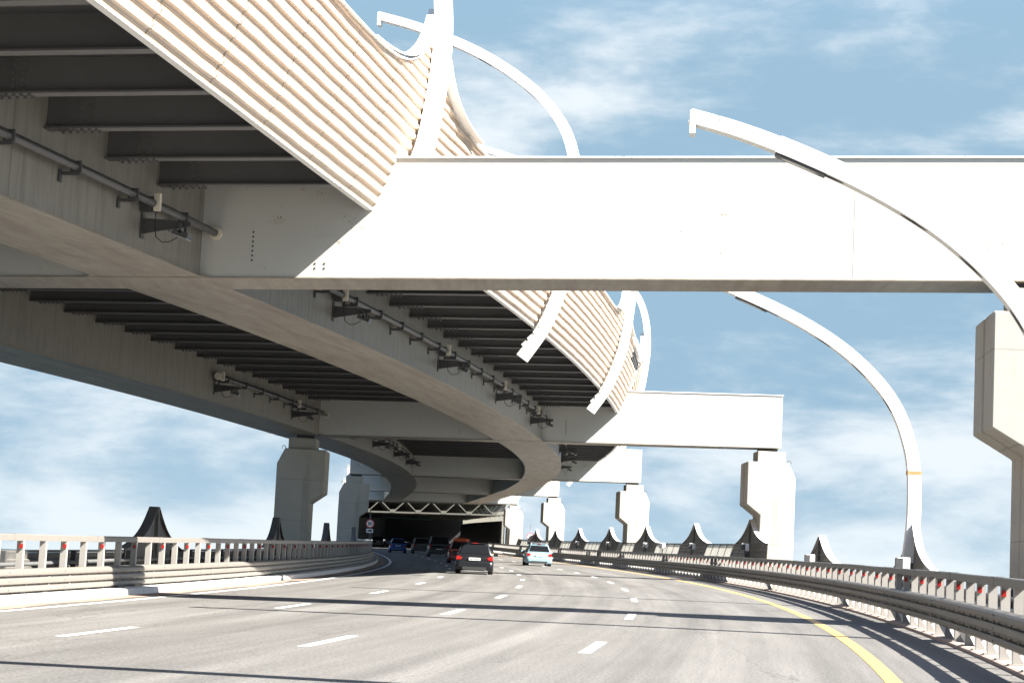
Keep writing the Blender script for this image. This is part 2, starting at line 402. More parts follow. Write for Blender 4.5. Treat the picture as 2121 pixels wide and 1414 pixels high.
b.sweep([(-15.6,.10),(-18.4,.10),(-18.4,-1.2),(-14,-2.2),(1,-2.2),(5.0,-1.2),(5.0,.03),(3.0,.03),(3.0,-.06),(2.2,-.09),(-15,-.09),(-15.6,-.02)], SS, lambda s,a,c: P(s,a,c))
struct('bridge_deck', b, 'concrete')
b = MB()
b.add([(-9000,-9000,-26),(9000,-9000,-26),(9000,9000,-26),(-9000,9000,-26)], [(0,1,2,3)])
struct('water', b, 'water', fix=False)

# ------------------------------------------------------------------ UPPER VIADUCT
BEAMS = [41.8, 95.1, 152.6, 208.8, 252.3]
HW = .82                    # half the width of a crossbeam
GW = 2.2
via = thing('elevated_viaduct', 'pale grey steel viaduct that curves overhead across the carriageway on wide crossbeams', 'viaduct', Q(41, -12, 0), world=True)
SV = frange(-44, 262, 2)
SECT = lambda off: (lambda s, a, c: Q(s, rg(s)+off+a, hb(s, rg(s)+off+a)+c))
for off in (0., -10.5):
    b = MB()
    b.sweep([(0,.02),(0,2.15),(-GW,2.15),(-GW,.02)], SV, SECT(off))
    gobj = b.build('girder', 'girder_web', via)
    b = MB()
    b.sweep([(.05,-.012),(.05,.02),(-GW-.05,.02),(-GW-.05,-.012)], SV, SECT(off))
    # rounded corner plates where the soffit runs into the crossbeams
    for sb in BEAMS:
        for es, sg in ((sb-HW, -1), (sb+HW, 1)):
            for eu, ug in ((0.0, 1), (-GW, -1)):
                R = .55
                ue = lambda s: rg(s)+off+eu
                pts = [Q(es+sg*.0, ue(es)-ug*.1, hb(es, ue(es))-.0095)]
                for k in range(9):
                    a = k/8*pi/2
                    s_, d_ = es+sg*R*(1-sin(a)), R*(1-cos(a))
                    pts.append(Q(s_, ue(s_)+ug*d_, hb(s_, ue(s_)+ug*d_)-.0095))
                b.add(pts, [tuple(range(len(pts)))])
    b.build('girder_soffit', 'girder_bottom', via)
b = MB()
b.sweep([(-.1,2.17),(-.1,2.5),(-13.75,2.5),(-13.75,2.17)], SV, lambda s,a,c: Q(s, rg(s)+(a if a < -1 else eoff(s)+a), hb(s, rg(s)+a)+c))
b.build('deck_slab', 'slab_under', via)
# crossbeams
for bi, s in enumerate(BEAMS):
    UL, UR = (-21.1, -17.7, -16.95, -16.95, -16.95)[bi], 5.12
    D = 2.45 if bi else 2.53
    def bx(mb, u0, u1, s0, s1, c0, c1, mi=0):
        pts = []
        for c in (c0, c1):
            for (uu, sg) in ((u0,s0),(u1,s0),(u1,s1),(u0,s1)):
                p = Q(s, uu, hb(s, uu)+c); ph = heading(s); p += Vector((sin(ph), cos(ph), 0))*sg; pts.append(p)
        mb.hexa(pts, mi)
    b = MB()
    bx(b, UL, UR, -HW, HW, -.006, D)
    o1 = b.build('crossbeam', 'beam_paint', via)
    b = MB(); bx(b, UL-.03, UR+.04, -HW-.04, HW+.04, D+.002, D+.04); b.build('top_flange', 'white_steel', o1)
    b = MB(); bx(b, UL+.02, UR-.05, -HW-.03, HW+.03, -.03, -.0065); b.build('bottom_flange', 'girder_bottom', o1)
    b = MB()
    for uw in ((.95,) if bi == 0 else (-5.,)): bx(b, uw, uw+.014, -HW-.004, -HW-.0005, .05, D-.02)
    b.build('weld_seam', 'beam_paint', o1)
    b = MB()
    ph = heading(s); fw = Vector((sin(ph), cos(ph), 0)); rt = Vector((cos(ph), -sin(ph), 0))
    rows = [(rg(s)+1.0, .35+.1*k) for k in range(7)] + [(rg(s)+2.35+.2*q, .18+.1*k) for q in range(2) for k in range(2)]
    for (uu, hh) in rows:
        c = Q(s, uu, hb(s, uu)+hh) - fw*(HW+.0035)
        pts = [c + rt*.022*cos(a*pi/4) + Vector((0,0,.022*sin(a*pi/4))) for a in range(8)]
        b.add([p - fw*.004 for p in pts], [tuple(range(8))])
    x = b.build('bolt_holes', 'hole', o1, fix=False); x['kind'] = 'stuff'
# floor beams
k = -14; n = 0
while n < 100:
    s = 41 + k*2.65; k += 1
    if s > 259: break
    if min(abs(s-x) for x in BEAMS) < 1.6: continue
    n += 1
    ph = heading(s); fw = Vector((sin(ph), cos(ph), 0)); r0 = rg(s)
    b = MB()
    for (ua, ub_) in ((0.0, eoff(s)-.05), (-8.3-.0+.0, -GW), (-13.75, -10.5-GW)):
        if ua == -8.3: ua = -10.5
        def q(u, c, d): return Q(s, r0+u, hb(s, r0+u)+c) + fw*d
        ca = 1.45
        ch = 1.45 if ua == -10.5 else (1.47)
        for (x0, x1, c0, c1, d) in ((ua, ub_, 1.48, 2.17, .012), (ua, ub_, 1.445, 1.48, .13)):
            b.hexa([q(x0,c0,-d), q(x1,c0,-d), q(x1,c0,d), q(x0,c0,d), q(x0,c1,-d), q(x1,c1,-d), q(x1,c1,d), q(x0,c1,d)])
        if s < 96:
            ends = [(ua, 1)] if ua == 0 else ([(ua, 1), (ub_, -1)] if ua == -10.5 else [(ub_, -1)])
            for e, sg in ends:
                for m_ in range(6):
                    for dd in (-.09, .09):
                        c = q(e+sg*(.28+.13*m_), 1.42, dd)
                        b.box(c, (.05,.05,.05))
                for m_ in range(5):
                    for dd in (0, .16): b.box(q(e+sg*(.62+dd), 1.58+.12*m_, -.03), (.05,.05,.05))
                b.hexa([q(e+sg*.55,1.5,-.022), q(e+sg*.85,1.5,-.022), q(e+sg*.85,1.5,-.0125), q(e+sg*.55,1.5,-.0125), q(e+sg*.55,2.13,-.022), q(e+sg*.85,2.13,-.022), q(e+sg*.85,2.13,-.0125), q(e+sg*.55,2.13,-.0125)])
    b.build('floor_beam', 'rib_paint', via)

# cladding of the deck edges
HORNS = [21, 41.8, 61, 81, 101, 121, 141, 161, 181, 201, 221, 241]
PROF_D = [1.45, 2.0, 2.6, 3.2, 4.0, 5.0, 6.2]
PROF_U = [.02, .26, .48, .68, .86, .95, .92]
def prof_u(d): return interp(d, PROF_D, PROF_U)
def dtop(s):
    x = min(abs(s-h) for h in HORNS)
    return 4.0 + 2.0*exp(-x/1.25)
rows = []
d = 1.45
while d < 6.1:
    rows += [(d, 0.0), (d+.048, 0.0), (d+.053, -.012), (d+.058, 0.0), (d+.106, 0.0), (d+.115, .048), (d+.19, .048), (d+.213, .0)]; d += .22
def clad(bay0, bay1, side, fine):
    cols = []
    s = bay0
    while s < bay1 - 1e-6:
        x = min(abs(s-h) for h in HORNS); cols.append(s); s += (.12 if x < 1.0 else .4) if fine else (.3 if x < 1.2 else 1.0)
    cols.append(bay1)
    mb = MB(); nr = len(rows)
    wob = {}
    for s in cols:
        dt = dtop(s)
        if side > 0: e0 = rg(s)+eoff(s)
        else: e0 = rg(s)-13.8
        sh = .006*sin(s*2.1)+.004*sin(s*5.3+1)
        for (dd, off) in rows:
            c = min(dd, dt)
            uo = prof_u(c)+off+sh
            u = e0+side*uo
            mb.v.append(Q(s, u, hb(s, e0)+c))
    for i in range(len(cols)-1):
        for k in range(nr-1):
            if rows[k][0] > max(dtop(cols[i]), dtop(cols[i+1])): break
            if side > 0 and 88.5 < cols[i] < 96 and 3.35 < rows[k][0] < 4.6: continue
            q = i*nr+k
            mb.uv[len(mb.f)] = [(rows[k][0], cols[i]), (rows[k+1][0], cols[i]), (rows[k+1][0], cols[i+1]), (rows[k][0], cols[i+1])]
            mb.face((q, q+1, q+nr+1, q+nr))
    po = mb.build('cladding_panel', 'cladding', via, fix=False)
    mb = MB()
    def cap(s, a, c):
        e0 = rg(s)+eoff(s) if side > 0 else rg(s)-13.8
        dt = dtop(s); return Q(s, e0+side*(prof_u(dt)+a), hb(s, e0)+dt+c)
    mb.sweep([(-.14,0),(.12,0),(.12,.03),(-.14,.03)], cols, cap)
    mb.build('coping', 'white_steel', po)
    if side > 0 and bay0 == 81:
        mb = MB()
        for q in range(6):
            dd = 3.3+.16*q
            mb.sweep([(-.10,-.03),(-.02,-.03),(-.02,.03),(-.10,.03)], frange(88, 96.5, .8), lambda s,a,c: Q(s, rg(s)+eoff(s)+prof_u(dd)+a, hb(s, rg(s)+eoff(s))+dd+c))
        for q in range(6):
            sv = 88.6+1.5*q
            mb.tube([Q(sv, rg(sv)+eoff(sv)+prof_u(d_)-.12, hb(sv, rg(sv)+eoff(sv))+d_) for d_ in (3.1,3.6,4.1)], .05, 6)
        x = mb.build('bare_frame', 'black_steel', po); x['kind'] = 'stuff'
    mb = MB()
    def lip(s, a, c):
        e0 = rg(s)+eoff(s) if side > 0 else rg(s)-13.8
        return Q(s, e0+side*a, hb(s, e0)+1.45+c)
    mb.sweep([(-.10,-.03),(.035,-.03),(.035,.0),(-.10,.0)], cols, lip)
    mb.build('bottom_lip', 'white_steel', po)
for a, c in zip(HORNS, HORNS[1:]): clad(a, c, 1, a < 110)
for a, c in zip(HORNS[1:], HORNS[2:]): clad(a, c, -1, False)

# ------------------------------------------------------------------ LAMP MASTS (lower and upper level share the arm)
ARM = [(0.02,1.3),(.12,2.4),(.10,3.7),(-.06,4.55),(-.42,5.45),(-1.03,6.25),(-1.95,7.05),(-3.1,7.74),(-4.4,8.32),(-5.5,8.72),(-6.42,8.97)]
def smooth_path(pts, n):
    out = []
    for i in range(len(pts)-1):
        p0 = pts[max(i-1,0)]; p1 = pts[i]; p2 = pts[i+1]; p3 = pts[min(i+2,len(pts)-1)]
        for k in range(n):
            t = k/n
            out.append(tuple(.5*(2*p1[j]+(p2[j]-p0[j])*t+(2*p0[j]-5*p1[j]+4*p2[j]-p3[j])*t*t+(-p0[j]+3*p1[j]-3*p2[j]+p3[j])*t**3) for j in (0,1)))
    out.append(pts[-1]); return out
def box_sweep(mb, path, wid, thick, x0=0.):   # path in (x, z), width along y
    rings = []
    n = len(path)
    for i, (x, z) in enumerate(path):
        a = path[max(0,i-1)]; c = path[min(n-1,i+1)]
        tx, tz = c[0]-a[0], c[1]-a[1]; l = math.hypot(tx, tz); nx, nz = -tz/l, tx/l
        t = (thick(i/(n-1)) if callable(thick) else thick)/2; w = (wid(i/(n-1)) if callable(wid) else wid)/2
        o = len(mb.v)
        for sx, sy in ((1,-1),(1,1),(-1,1),(-1,-1)): mb.v.append(Vector((x+nx*t*sx, sy*w, z+nz*t*sx)))
        rings.append(o)
    for p, q in zip(rings, rings[1:]):
        for k in range(4): mb.face((p+k, p+(k+1) % 4, q+(k+1) % 4, q+k))
    mb.face([rings[0]+k for k in range(4)]); mb.face([rings[-1]+k for k in range(4)])
def lamp_parts(root, path, dx=0., dz=0., sgn=1):
    pth = [(sgn*(x+dx), z+dz) for x, z in path]
    sm = smooth_path(pth, 5)
    cut = len(sm)-8
    mb = MB(); box_sweep(mb, sm[:cut], .33, lambda t: .36-.06*t); arm = mb.build('mast_arm', 'white_steel', root)
    tip = sm[-1]; prev = sm[cut-1]
    mb = MB(); box_sweep(mb, sm[cut-1:], .31, lambda t: .27-.02*t); head = mb.build('lamp_head', 'white_steel', root)
    tdir = Vector((sm[-1][0]-sm[-3][0], 0, sm[-1][1]-sm[-3][1])).normalized()
    ang = math.atan2(tdir.z, tdir.x)
    R = Matrix.Rotation(-ang, 3, 'Y')
    mb = MB(); mb.box(Vector((tip[0],0,tip[1]-.10)) - tdir*.05, (.10,.325,.42)); mb.build('end_block', 'white_steel', head)
    for i in (int(cut*.34), int(cut*.68)):
        m1 = sm[i]; t1 = Vector((sm[i+1][0]-sm[i-1][0], 0, sm[i+1][1]-sm[i-1][1])).normalized()
        mb = MB(); mb.box((m1[0], 0, m1[1]), (.03, .335, .365-.06*i/cut), Matrix.Rotation(-math.atan2(t1.z, t1.x), 3, 'Y')); mb.build('joint_band', 'galv', arm)
    m0 = sm[cut-3]
    mid = Vector((m0[0], 0, m0[1])); nd = Vector((-(sm[cut-2][1]-sm[cut-4][1]), 0, sm[cut-2][0]-sm[cut-4][0])).normalized()
    if nd.z > 0: nd = -nd
    td = Vector((sm[cut-2][0]-sm[cut-4][0], 0, sm[cut-2][1]-sm[cut-4][1])).normalized()
    R2 = Matrix.Rotation(-math.atan2(td.z, td.x), 3, 'Y')
    mb = MB(); mb.box(mid+nd*.165, (.95,.27,.06), R2); lum = mb.build('luminaire', 'black_steel', root)
    mb = MB()
    c = mid+nd*.198
    mb.add([c + td*.36*cos(k*pi/8) + Vector((0,.1*sin(k*pi/8),0)) for k in range(16)], [tuple(range(16))]); mb.build('lens', 'lampglass', lum, fix=False)
    for q in range(4):
        mb = MB(); i = int(len(sm)*(.42+.11*q)); m1 = sm[i]
        t1 = Vector((sm[i+1][0]-sm[i-1][0],0,sm[i+1][1]-sm[i-1][1])).normalized(); n1 = Vector((-t1.z,0,t1.x))
        if n1.z > 0: n1 = -n1
        c = Vector((m1[0],0,m1[1])) + n1*(.186-.03*i/len(sm))
        mb.add([c + t1*.28*cos(k*pi/8) + Vector((0,.065*sin(k*pi/8),0)) for k in range(16)], [tuple(range(16))])
        mb.build('access_hole', 'hole', arm, fix=False)
    return arm

def fin_w(d): return 2.5*d + 1.3*d**4
def fin_outline(H, base, k=1., n=24):
    return [(.07+k*fin_w((H-base)*i/n), H-(H-base)*i/n) for i in range(n+1)]
def flange_strip(mb, out, sg, depth, lean):
    for (w0,z0),(w1,z1) in zip(out, out[1:]):
        a = [Vector((lean*z0, sg*w0, z0)), Vector((lean*z0+depth, sg*w0, z0)), Vector((lean*z1+depth, sg*w1, z1)), Vector((lean*z1, sg*w1, z1))]
        b_ = [p - Vector((0, sg*.035, .012)) for p in a]
        mb.hexa([a[3],a[2],b_[2],b_[3], a[0],a[1],b_[1],b_[0]])
def fin_parts(root, H, base, wmax, k, side, white=True, low=.12, louvre=True, dep=.27):
    # side = +1: the back of the fin points to +x
    out = fin_outline(H, base, k)
    for sg in (-1, 1):
        mb = MB(); flange_strip(mb, out, sg, dep*side, .03*side); mb.build('curved_flange', 'white_steel' if white else 'spike_dark', root)
    mb = MB()
    poly = [(-w+.03, z-.01) for w, z in out] + [(-out[-1][0]+.03, low), (out[-1][0]-.03, low)] + [(w-.03, z-.01) for w, z in reversed(out)]
    mb.prism(poly, lambda a, z, t: Vector((t+.03*side*z, a, z)), side*.09, side*.12); mb.build('web_plate', 'spike_dark', root)
    mb = MB()
    z = low+.1
    while louvre and z < H-.35:
        w = interp(H-z, [H-q[1] for q in out], [q[0] for q in out])-.05
        if w > .1: mb.box((side*(.075+.03*z), 0, z), (.05, 2*w, .035))
        z += .2
    if mb.v: mb.build('louvre_slats', 'spike_dark', root)
    mb = MB()
    mb.hexa([Vector((0+.0*side,-.07,low)), Vector((side*.16,-.07,low)), Vector((side*.16,.07,low)), Vector((0,.07,low)),
             Vector((side*.03*H,-.05,H-.02)), Vector((side*(.03*H+.15),-.05,H-.02)), Vector((side*(.03*H+.15),.05,H-.02)), Vector((side*.03*H,.05,H-.02))])
    mb.build('stiffener', 'spike_dark', root)

# lower level, right edge: two lamp masts, then plain fins
for s, lab in ((17.6, 'white curved lamp mast on the near right edge, casting a thin shadow across the road'), (34.8, 'tall white curved lamp mast nearest the camera, its arm crossing the wide crossbeam'),
               (54.9, 'white curved lamp mast with an orange rust band on a flared fin')):
    t = thing('street_lamp', lab, 'street lamp', P(s, 4.0, 0), -heading(s), 'lamp masts along the right railing')
    arm = lamp_parts(t, ARM)
    fin_parts(t, 2.42, 1.0, 0, .50, 1, low=.1, louvre=False, dep=.2)
    if s > 50:
        mb = MB(); mb.box((.10,0,3.72),(.372,.342,.10)); mb.build('rust_band', mat('rust_band_paint', (.42,.20,.085), .7, var=.45, scale=5), arm)
SPK = 'swept fins of the edge barrier'
def fin_thing(s, u, H, base, wmax, k, side, lab, white=True, low=.1, louvre=True):
    t = thing('barrier_fin', lab, 'barrier fin', P(s, u, 0), -heading(s), SPK)
    fin_parts(t, H, base, wmax, k, side, white, low, louvre); return t
fin_thing(75.5, 4.0, 2.14, .92, 0, 1, 1, 'short white-edged fin standing alone between the last lamp mast and a bridge pier')
names = ['first', 'second', 'third', 'fourth', 'fifth', 'sixth', 'seventh']
for i, s in enumerate((95.7, 116.9, 139.6, 160.1, 180.9, 199.5, 217.8)):
    fin_thing(s, 3.85, 3.0, 1.80, 0, 1, 1, names[i]+' white-edged fin of the panelled barrier, counted from the near bridge pier', low=.15)
for i, (s, u) in enumerate(((55.4,-16.6),(79.5,-16.6),(103,-16.45),(138,-16.1),(165,-16.0))):
    fin_thing(s, u, 2.12+.03*i, .93, 0, .60, -1, ['dark fin alone behind the near end of the left railing','dark fin just left of the big concrete bridge pier','dark fin between the two left bridge piers','dark fin in front of the farther left bridge pier','small dark fin just left of the speed sign'][i], white=False, louvre=False)

# upper level masts
TOPPATH = [(-.30,.42),(.28,1.3),(.66,2.2),(.92,3.1),(1.08,4.2),(1.16,5.3),(1.06,6.5),(.70,7.6),(.02,8.5),(-.95,9.3),(-2.1,9.98),(-3.4,10.55),(-4.4,10.9),(-5.45,11.18)]
ulab = {21:'white mast beside the upper deck edge, cut off by the top of the picture', 41.8:'broad white horn mast rising from the end of the corrugated cladding above the near crossbeam', 61:'white curved lamp mast of the upper deck arching against the sky behind the horn',
        81:'white rib mast on the cladding just before the second crossbeam', 101:'white curved mast at the bend of the cladding behind the second crossbeam'}
for i, s in enumerate(HORNS):
    for side in (1, -1):
        if side < 0 and s not in (61, 81, 101, 121, 141): continue
        e0 = rg(s)+eoff(s) if side > 0 else rg(s)-13.8
        lab = ulab.get(s, 'small white claw-ended rib hanging under the far right edge of the upper deck') if side > 0 else 'dark claw-ended rib hanging under the left edge of the upper deck'
        tw = math.atan2(rg(s+1.5)-rg(s-1.5), 3)
        t = thing('deck_lamp', lab, 'lamp mast', Q(s, e0, hb(s, e0)), -heading(s)-tw, 'lamp masts on the upper deck edge')
        pth = TOPPATH if s != 41.8 else TOPPATH[2:]
        lamp_parts(t, pth, sgn=side)
        mb = MB()
        if s != 41.8:
            for k in range(4):
                x, z = .02+.17*k-.12, .78+.2*k
                mb.box((side*(x-.12), 0, z+.08), (.18,.40,.09), Matrix.Rotation(-.75*side, 3, 'Y'))
            mb.build('rib_bracket', 'white_steel', t)
        else:
            mb.box((side*.62, -.05, 2.58), (.40,.50,.14)); mb.build('root_plate', 'white_steel', t)
        n = 16
        for sg in (-1, 1):   # swept side plates running from the horn down to the coping
            prev = None; mb = MB()
            for k in range(n+1):
                x = .16 + 4.6*(k/n)**2; dd = 4.0+2.0*exp(-x/1.25)+.034
                uu = side*(prof_u(dd)+.05); c = [Vector((uu-.17*side, sg*x, dd)), Vector((uu+.17*side, sg*x, dd))]
                if prev: mb.hexa([prev[0],prev[1],c[1],c[0]]+[p+Vector((0,0,.03)) for p in (prev[0],prev[1],c[1],c[0])])
                prev = c
            mb.build('swept_plate', 'white_steel', t)

# ------------------------------------------------------------------ PIERS
PIER = 'concrete piers under the crossbeams'
def pier(s, u, side, lab, ground):
    z = roadz(s)
    hbm = hb(s, u)
    t = thing('bridge_pier', lab, 'bridge pier', Q(s, u, 0), -heading(s), PIER)
    X = lambda x: x*side
    top = hbm-.72
    dr = .36 if s < 50 else 0.; sx_ = -.28 if s < 50 else -.45
    poly = [(-1.1, top), (.82, top), (1.16, top-.72), (1.10, -28), (sx_, -28), (sx_, hbm-3.2-dr), (-1.1, hbm-2.72-dr)]
    mb = MB()
    for (y0, y1) in ((-1.25, -.12), (.12, 1.25)):
        mb.prism(poly, lambda a, c, tt: Vector((X(a), tt, c)), y0, y1)
    inner = [(a*.93, c-(.06 if c > 0 else 0)) for a, c in poly]
    mb.prism(inner, lambda a, c, tt: Vector((X(a), tt, c)), -.121, .121)
    sh = mb.build('pier_shaft', 'concrete', t)
    bv = sh.modifiers.new('edge', 'BEVEL'); bv.width = .035; bv.segments = 2; bv.limit_method = 'ANGLE'
    mb = MB(); mb.box((X(.05), -.1, hbm-.46), (1.3, 1.7, .53)); pe = mb.build('pedestal', 'concrete', t)
    bv = pe.modifiers.new('edge', 'BEVEL'); bv.width = .02; bv.segments = 2
    mb = MB(); mb.box((X(-.05), -.1, hbm-.115), (.85, .85, .16)); mb.build('bearing', 'black_steel', t)
    mb = MB(); mb.tube([(X(1.02), -.6, top), (X(1.02), -.6, top+.1), (X(.94), -.6, top+.16), (X(.86), -.6, top+.1), (X(.86), -.6, top)], .018, 6); mb.build('lifting_eye', 'black_steel', t)
plab = ['cream concrete pier carrying the near crossbeam at the picture edge', 'tall sunlit white concrete pier under the end of the second crossbeam', 'white concrete pier with a shadow across its shaft under the third crossbeam', 'white concrete pier under the fourth crossbeam beyond the blue car', 'white concrete pier beside the round column at the tunnel mouth']
for s, lab in zip(BEAMS, plab): pier(s, 4.62 if s > 50 else 4.85, 1, lab, 0)
llab = ['concrete pier left of the railing under the near crossbeam, beyond the picture edge', 'big grey concrete pier in shade behind the left railing', 'grey concrete pier just left of the speed sign', 'pale pier almost hidden behind the second left pier', 'far shaded pier inside the left side of the tunnel mouth']
for s, lab in zip(BEAMS[:4], llab): pier(s, (-17.35 if s < 120 else -16.5) if s > 50 else -20.6, -1, lab, 0)

# ------------------------------------------------------------------ RAILINGS
def railing(u0, sg, h0, s0, s1, lab, first, drop=0., sq=1., rail='rail_paint'):
    # sg: direction towards the carriageway (+1 = +u)
    t = thing('guard_rail', lab, 'guard rail', P(s0, u0, h0), world=True)
    ss = frange(s0, s1, 1.0)
    mb = MB(); mb.sweep([(-.07,1.015),(-.07,1.125),(-.055,1.14),(.055,1.14),(.07,1.125),(.07,1.015)], ss, lambda s,a,c: P(s,u0+a,h0+c+.006*sin(s*.55)*sin(s*.21)))
    top = mb.build('top_rail', rail, t)
    mb = MB()
    k = s0+1.3
    while k < s1-2:
        mb.sweep([(-.074,1.01),(-.074,1.145),(.074,1.145),(.074,1.01)], [k-.12,k+.12], lambda s,a,c: P(s,u0+a,h0+c+.006*sin(k*.55)*sin(k*.21))); k += 5.6
    x = mb.build('rail_joints', rail, top); x['kind'] = 'stuff'
    W = [(0,.75),(.06,.755),(.12,.735),(.15,.70),(.155,.64),(.145,.61),(.085,.595),(.085,.565),(.145,.55),(.155,.52),(.155,.46),(.145,.43),(.085,.415),(.085,.385),(.145,.37),(.155,.34),(.15,.285),(.11,.255),(.07,.25)]
    W = [(a, .75-drop-(.75-c)*sq) for a, c in W]
    prof = [(sg*(a+.065), c) for a, c in W] + [(sg*(a+.053), c) for a, c in reversed(W)]
    mb = MB(); mb.sweep(prof, ss, lambda s,a,c: P(s,u0+a+.008*sin(s*.9),h0+c), smooth=False); wb = mb.build('crash_beam', rail, t)
    mb = MB()
    k = s0+.5
    while k < min(s1, 120):
        for c in (.75-drop-.17*sq,.75-drop-.35*sq):
            p = P(k, u0+sg*.155+.008*sin(k*.9), h0+c); mb.box(p, (.026,.02,.02))
        for c in (.75-drop-.07*sq,.75-drop-.26*sq,.75-drop-.44*sq):
            if int(k*10) % 40 < 7: mb.box(P(k+.1, u0+sg*.222+.008*sin(k*.9), h0+c), (.018,.02,.02))
        k += .7
    bo = mb.build('bolts', 'bolt', wb); bo['kind'] = 'stuff'
    mb = MB()
    posts = []
    k = s0+.4
    while k < s1: posts.append(k); k += 1.4
    rest = MB()
    for i, s in enumerate(posts):
        part = i < 100
        m = MB() if part else rest
        ph = heading(s); R = Matrix.Rotation(-ph, 3, 'Z')
        tw = .02*sin(i*2.3)
        o = P(s, u0, h0)
        def loc(x, y, z): return o + R @ Vector((x, y, z))
        m.box(loc(-.0*sg, 0, .51), (.13,.095,1.01), R)
        m.box(loc(0, 0, .008), (.24,.22,.016), R)
        # gusset under the crash beam
        if drop < .2: m.prism([(sg*.066,.03),(sg*.066,.36),(sg*.185,.36),(sg*.185,.24)], lambda a,c,tt: loc(a,tt,c), -.04, -.028, 1)
        m.prism([(sg*.066,.36-drop),(sg*.066,.62-drop),(sg*.17,.60-drop),(sg*.17,.36-drop)], lambda a,c,tt: loc(a,tt,c), -.03, .03, 0)
        if part:
            po = m.build('post', ['sunlit_post','galv'], t)
            if i % 2 == first and i < 80:
                r = MB(); r.box(loc(sg*.03, -.07, .915), (.065,.035,.085), R); r.build('reflector', 'red', po)
    if rest.v:
        x = rest.build('far_posts', ['sunlit_post','galv'], t); x['kind'] = 'stuff'
railing(2.42, -1, .06, 6, 262, 'steel guard rail in shade with sunlit balusters and red reflectors along the yellow line', 0, .06, .94, 'shaded_rail')
railing(-15.05, 1, .155, 8, 262, 'grey steel guard rail behind the worn white kerb', 1, .27, .88)

# pipes behind the railings
def pipe(u, h, r, m, s0, s1, lab):
    mb = MB(); mb.tube([P(s, u+.03*sin(s*.37), h+.03*sin(s*.21+u)) for s in frange(s0, s1, 1.5)], r, 8)
    o = mb.build('pipe', m, origin=P(s0, u, h)); tag(o, lab, 'pipe', 'pipes laid behind the railings', 'thing')
pipe(-15.75, .36, .055, 'pipe_white', 8, 130, 'thin white pipe running low behind the left railing')
pipe(-15.95, .50, .06, 'pipe_dark', 8, 130, 'thin black pipe above the white one behind the left railing')
pipe(-16.2, .68, .045, 'pipe_dark', 8, 130, 'uppermost thin dark pipe close to the left barrier')
pipe(3.05, .42, .06, 'pipe_dark', 12, 150, 'lowest dark pipe behind the right railing')
pipe(3.25, .62, .05, 'pipe_grey', 12, 150, 'middle grey pipe behind the right railing')
pipe(3.45, .80, .05, 'pipe_dark', 12, 150, 'uppermost dark pipe behind the right railing')

# ------------------------------------------------------------------ NOISE BARRIERS
bays = [(75.5+20.2, 116.9), (116.9, 139.6), (139.6, 160.1), (160.1, 180.9), (180.9, 199.5), (199.5, 217.8), (217.8, 238)]
for i, (a, c) in enumerate(bays):
    t = thing('noise_barrier', ['noise barrier bay nearest the tall sunlit pier, clear panels between dark louvres','second noise barrier bay beyond the railing, counted from the tall sunlit pier','third noise barrier bay beyond the railing, counted from the tall sunlit pier','fourth noise barrier bay, in front of the third crossbeam pier','fifth noise barrier bay, right of the blue car','sixth noise barrier bay, behind the blue car','farthest noise barrier bay, by the tunnel mouth'][i],
              'noise barrier', P(a, 3.9, 0), group='noise barrier bays along the right edge', world=True)
    n = 8; w = (c-a-.2)/n
    for k in range(n):
        x0, x1 = a+.1+k*w+.04, a+.1+(k+1)*w-.04
        mb = MB()
        if 2 <= k < 6:
            pr = [(3.72,.2),(3.74,.7),(3.82,1.2),(3.98,1.72),(4.0,1.72),(3.84,1.2),(3.76,.7),(3.74,.2)]
            mb.sweep(pr, frange(x0, x1, .7), lambda s,a_,c_: P(s,a_,c_)); mb.build('clear_panel', 'milky', t)
        else:
            pr = []
            for q in range(9):
                z0 = .2+q*.178; f = lambda z: interp(z, [.2,.7,1.2,1.8], [3.72,3.74,3.82,4.0])
                pr += [(f(z0), z0), (f(z0+.14)-.035, z0+.14)]
            pr += [(p+.08, z) for p, z in reversed(pr)]
            mb.sweep(pr, frange(x0, x1, .9), lambda s,a_,c_: P(s,a_,c_)); mb.build('louvre_panel', 'spike_dark', t)
    mb = MB(); mb.sweep([(3.93,1.74),(4.1,1.74),(4.1,1.83),(3.93,1.83)], frange(a+.08, c-.08, 1), lambda s,a_,c_: P(s,a_,c_+.12*exp(-min(s-a,c-s)/.9))); mb.build('coping', 'spike_dark', t)
    for k in range(n+1):
        mb = MB(); s = a+.1+k*w; s = min(max(s, a+.09), c-.09)
        mb.sweep([(3.70,.12),(3.72,.7),(3.80,1.2),(3.96,1.74),(4.04,1.74),(3.88,1.2),(3.80,.7),(3.78,.12)], [s-.03, s+.03], lambda s_,a_,c_: P(s_,a_,c_))
        mb.build('mullion', 'black_steel', t)
def low_barrier(u, side, s0, s1, lab, top):
    t = thing('noise_barrier', lab, 'noise barrier', P(s0, u, 0), world=True, group='low noise barrier walls')
    mb = MB(); pr = []
    for q in range(5):
        z0 = .12+q*(top-.15)/5; hh = (top-.15)/5
        pr += [(side*(.04*q), z0), (side*(.04*q-.03), z0+hh*.8)]
    pr += [(a+side*.1, z) for a, z in reversed(pr)]
    mb.sweep(pr, frange(s0, s1, 1.2), lambda s,a,c: P(s,u+a,c)); mb.build('wall_panel', 'spike_dark', t)
    mb = MB(); mb.sweep([(side*.13,top-.05),(side*.3,top-.05),(side*.3,top),(side*.13,top)], frange(s0, s1, 1.2), lambda s,a,c: P(s,u+a,c)); mb.build('coping', 'spike_dark', t)
    mb = MB()
    s = s0+1.3
    while s < s1:
        p = P(s, u-side*.1, .5); mb.box(p, (.12,.10,.85), Matrix.Rotation(-heading(s),3,'Z')); s += 2.6
    x = mb.build('wall_posts', 'black_steel', t); x['kind'] = 'stuff'
low_barrier(-16.6, -1, 6, 176, 'low dark slatted barrier wall behind the left railing', .93)
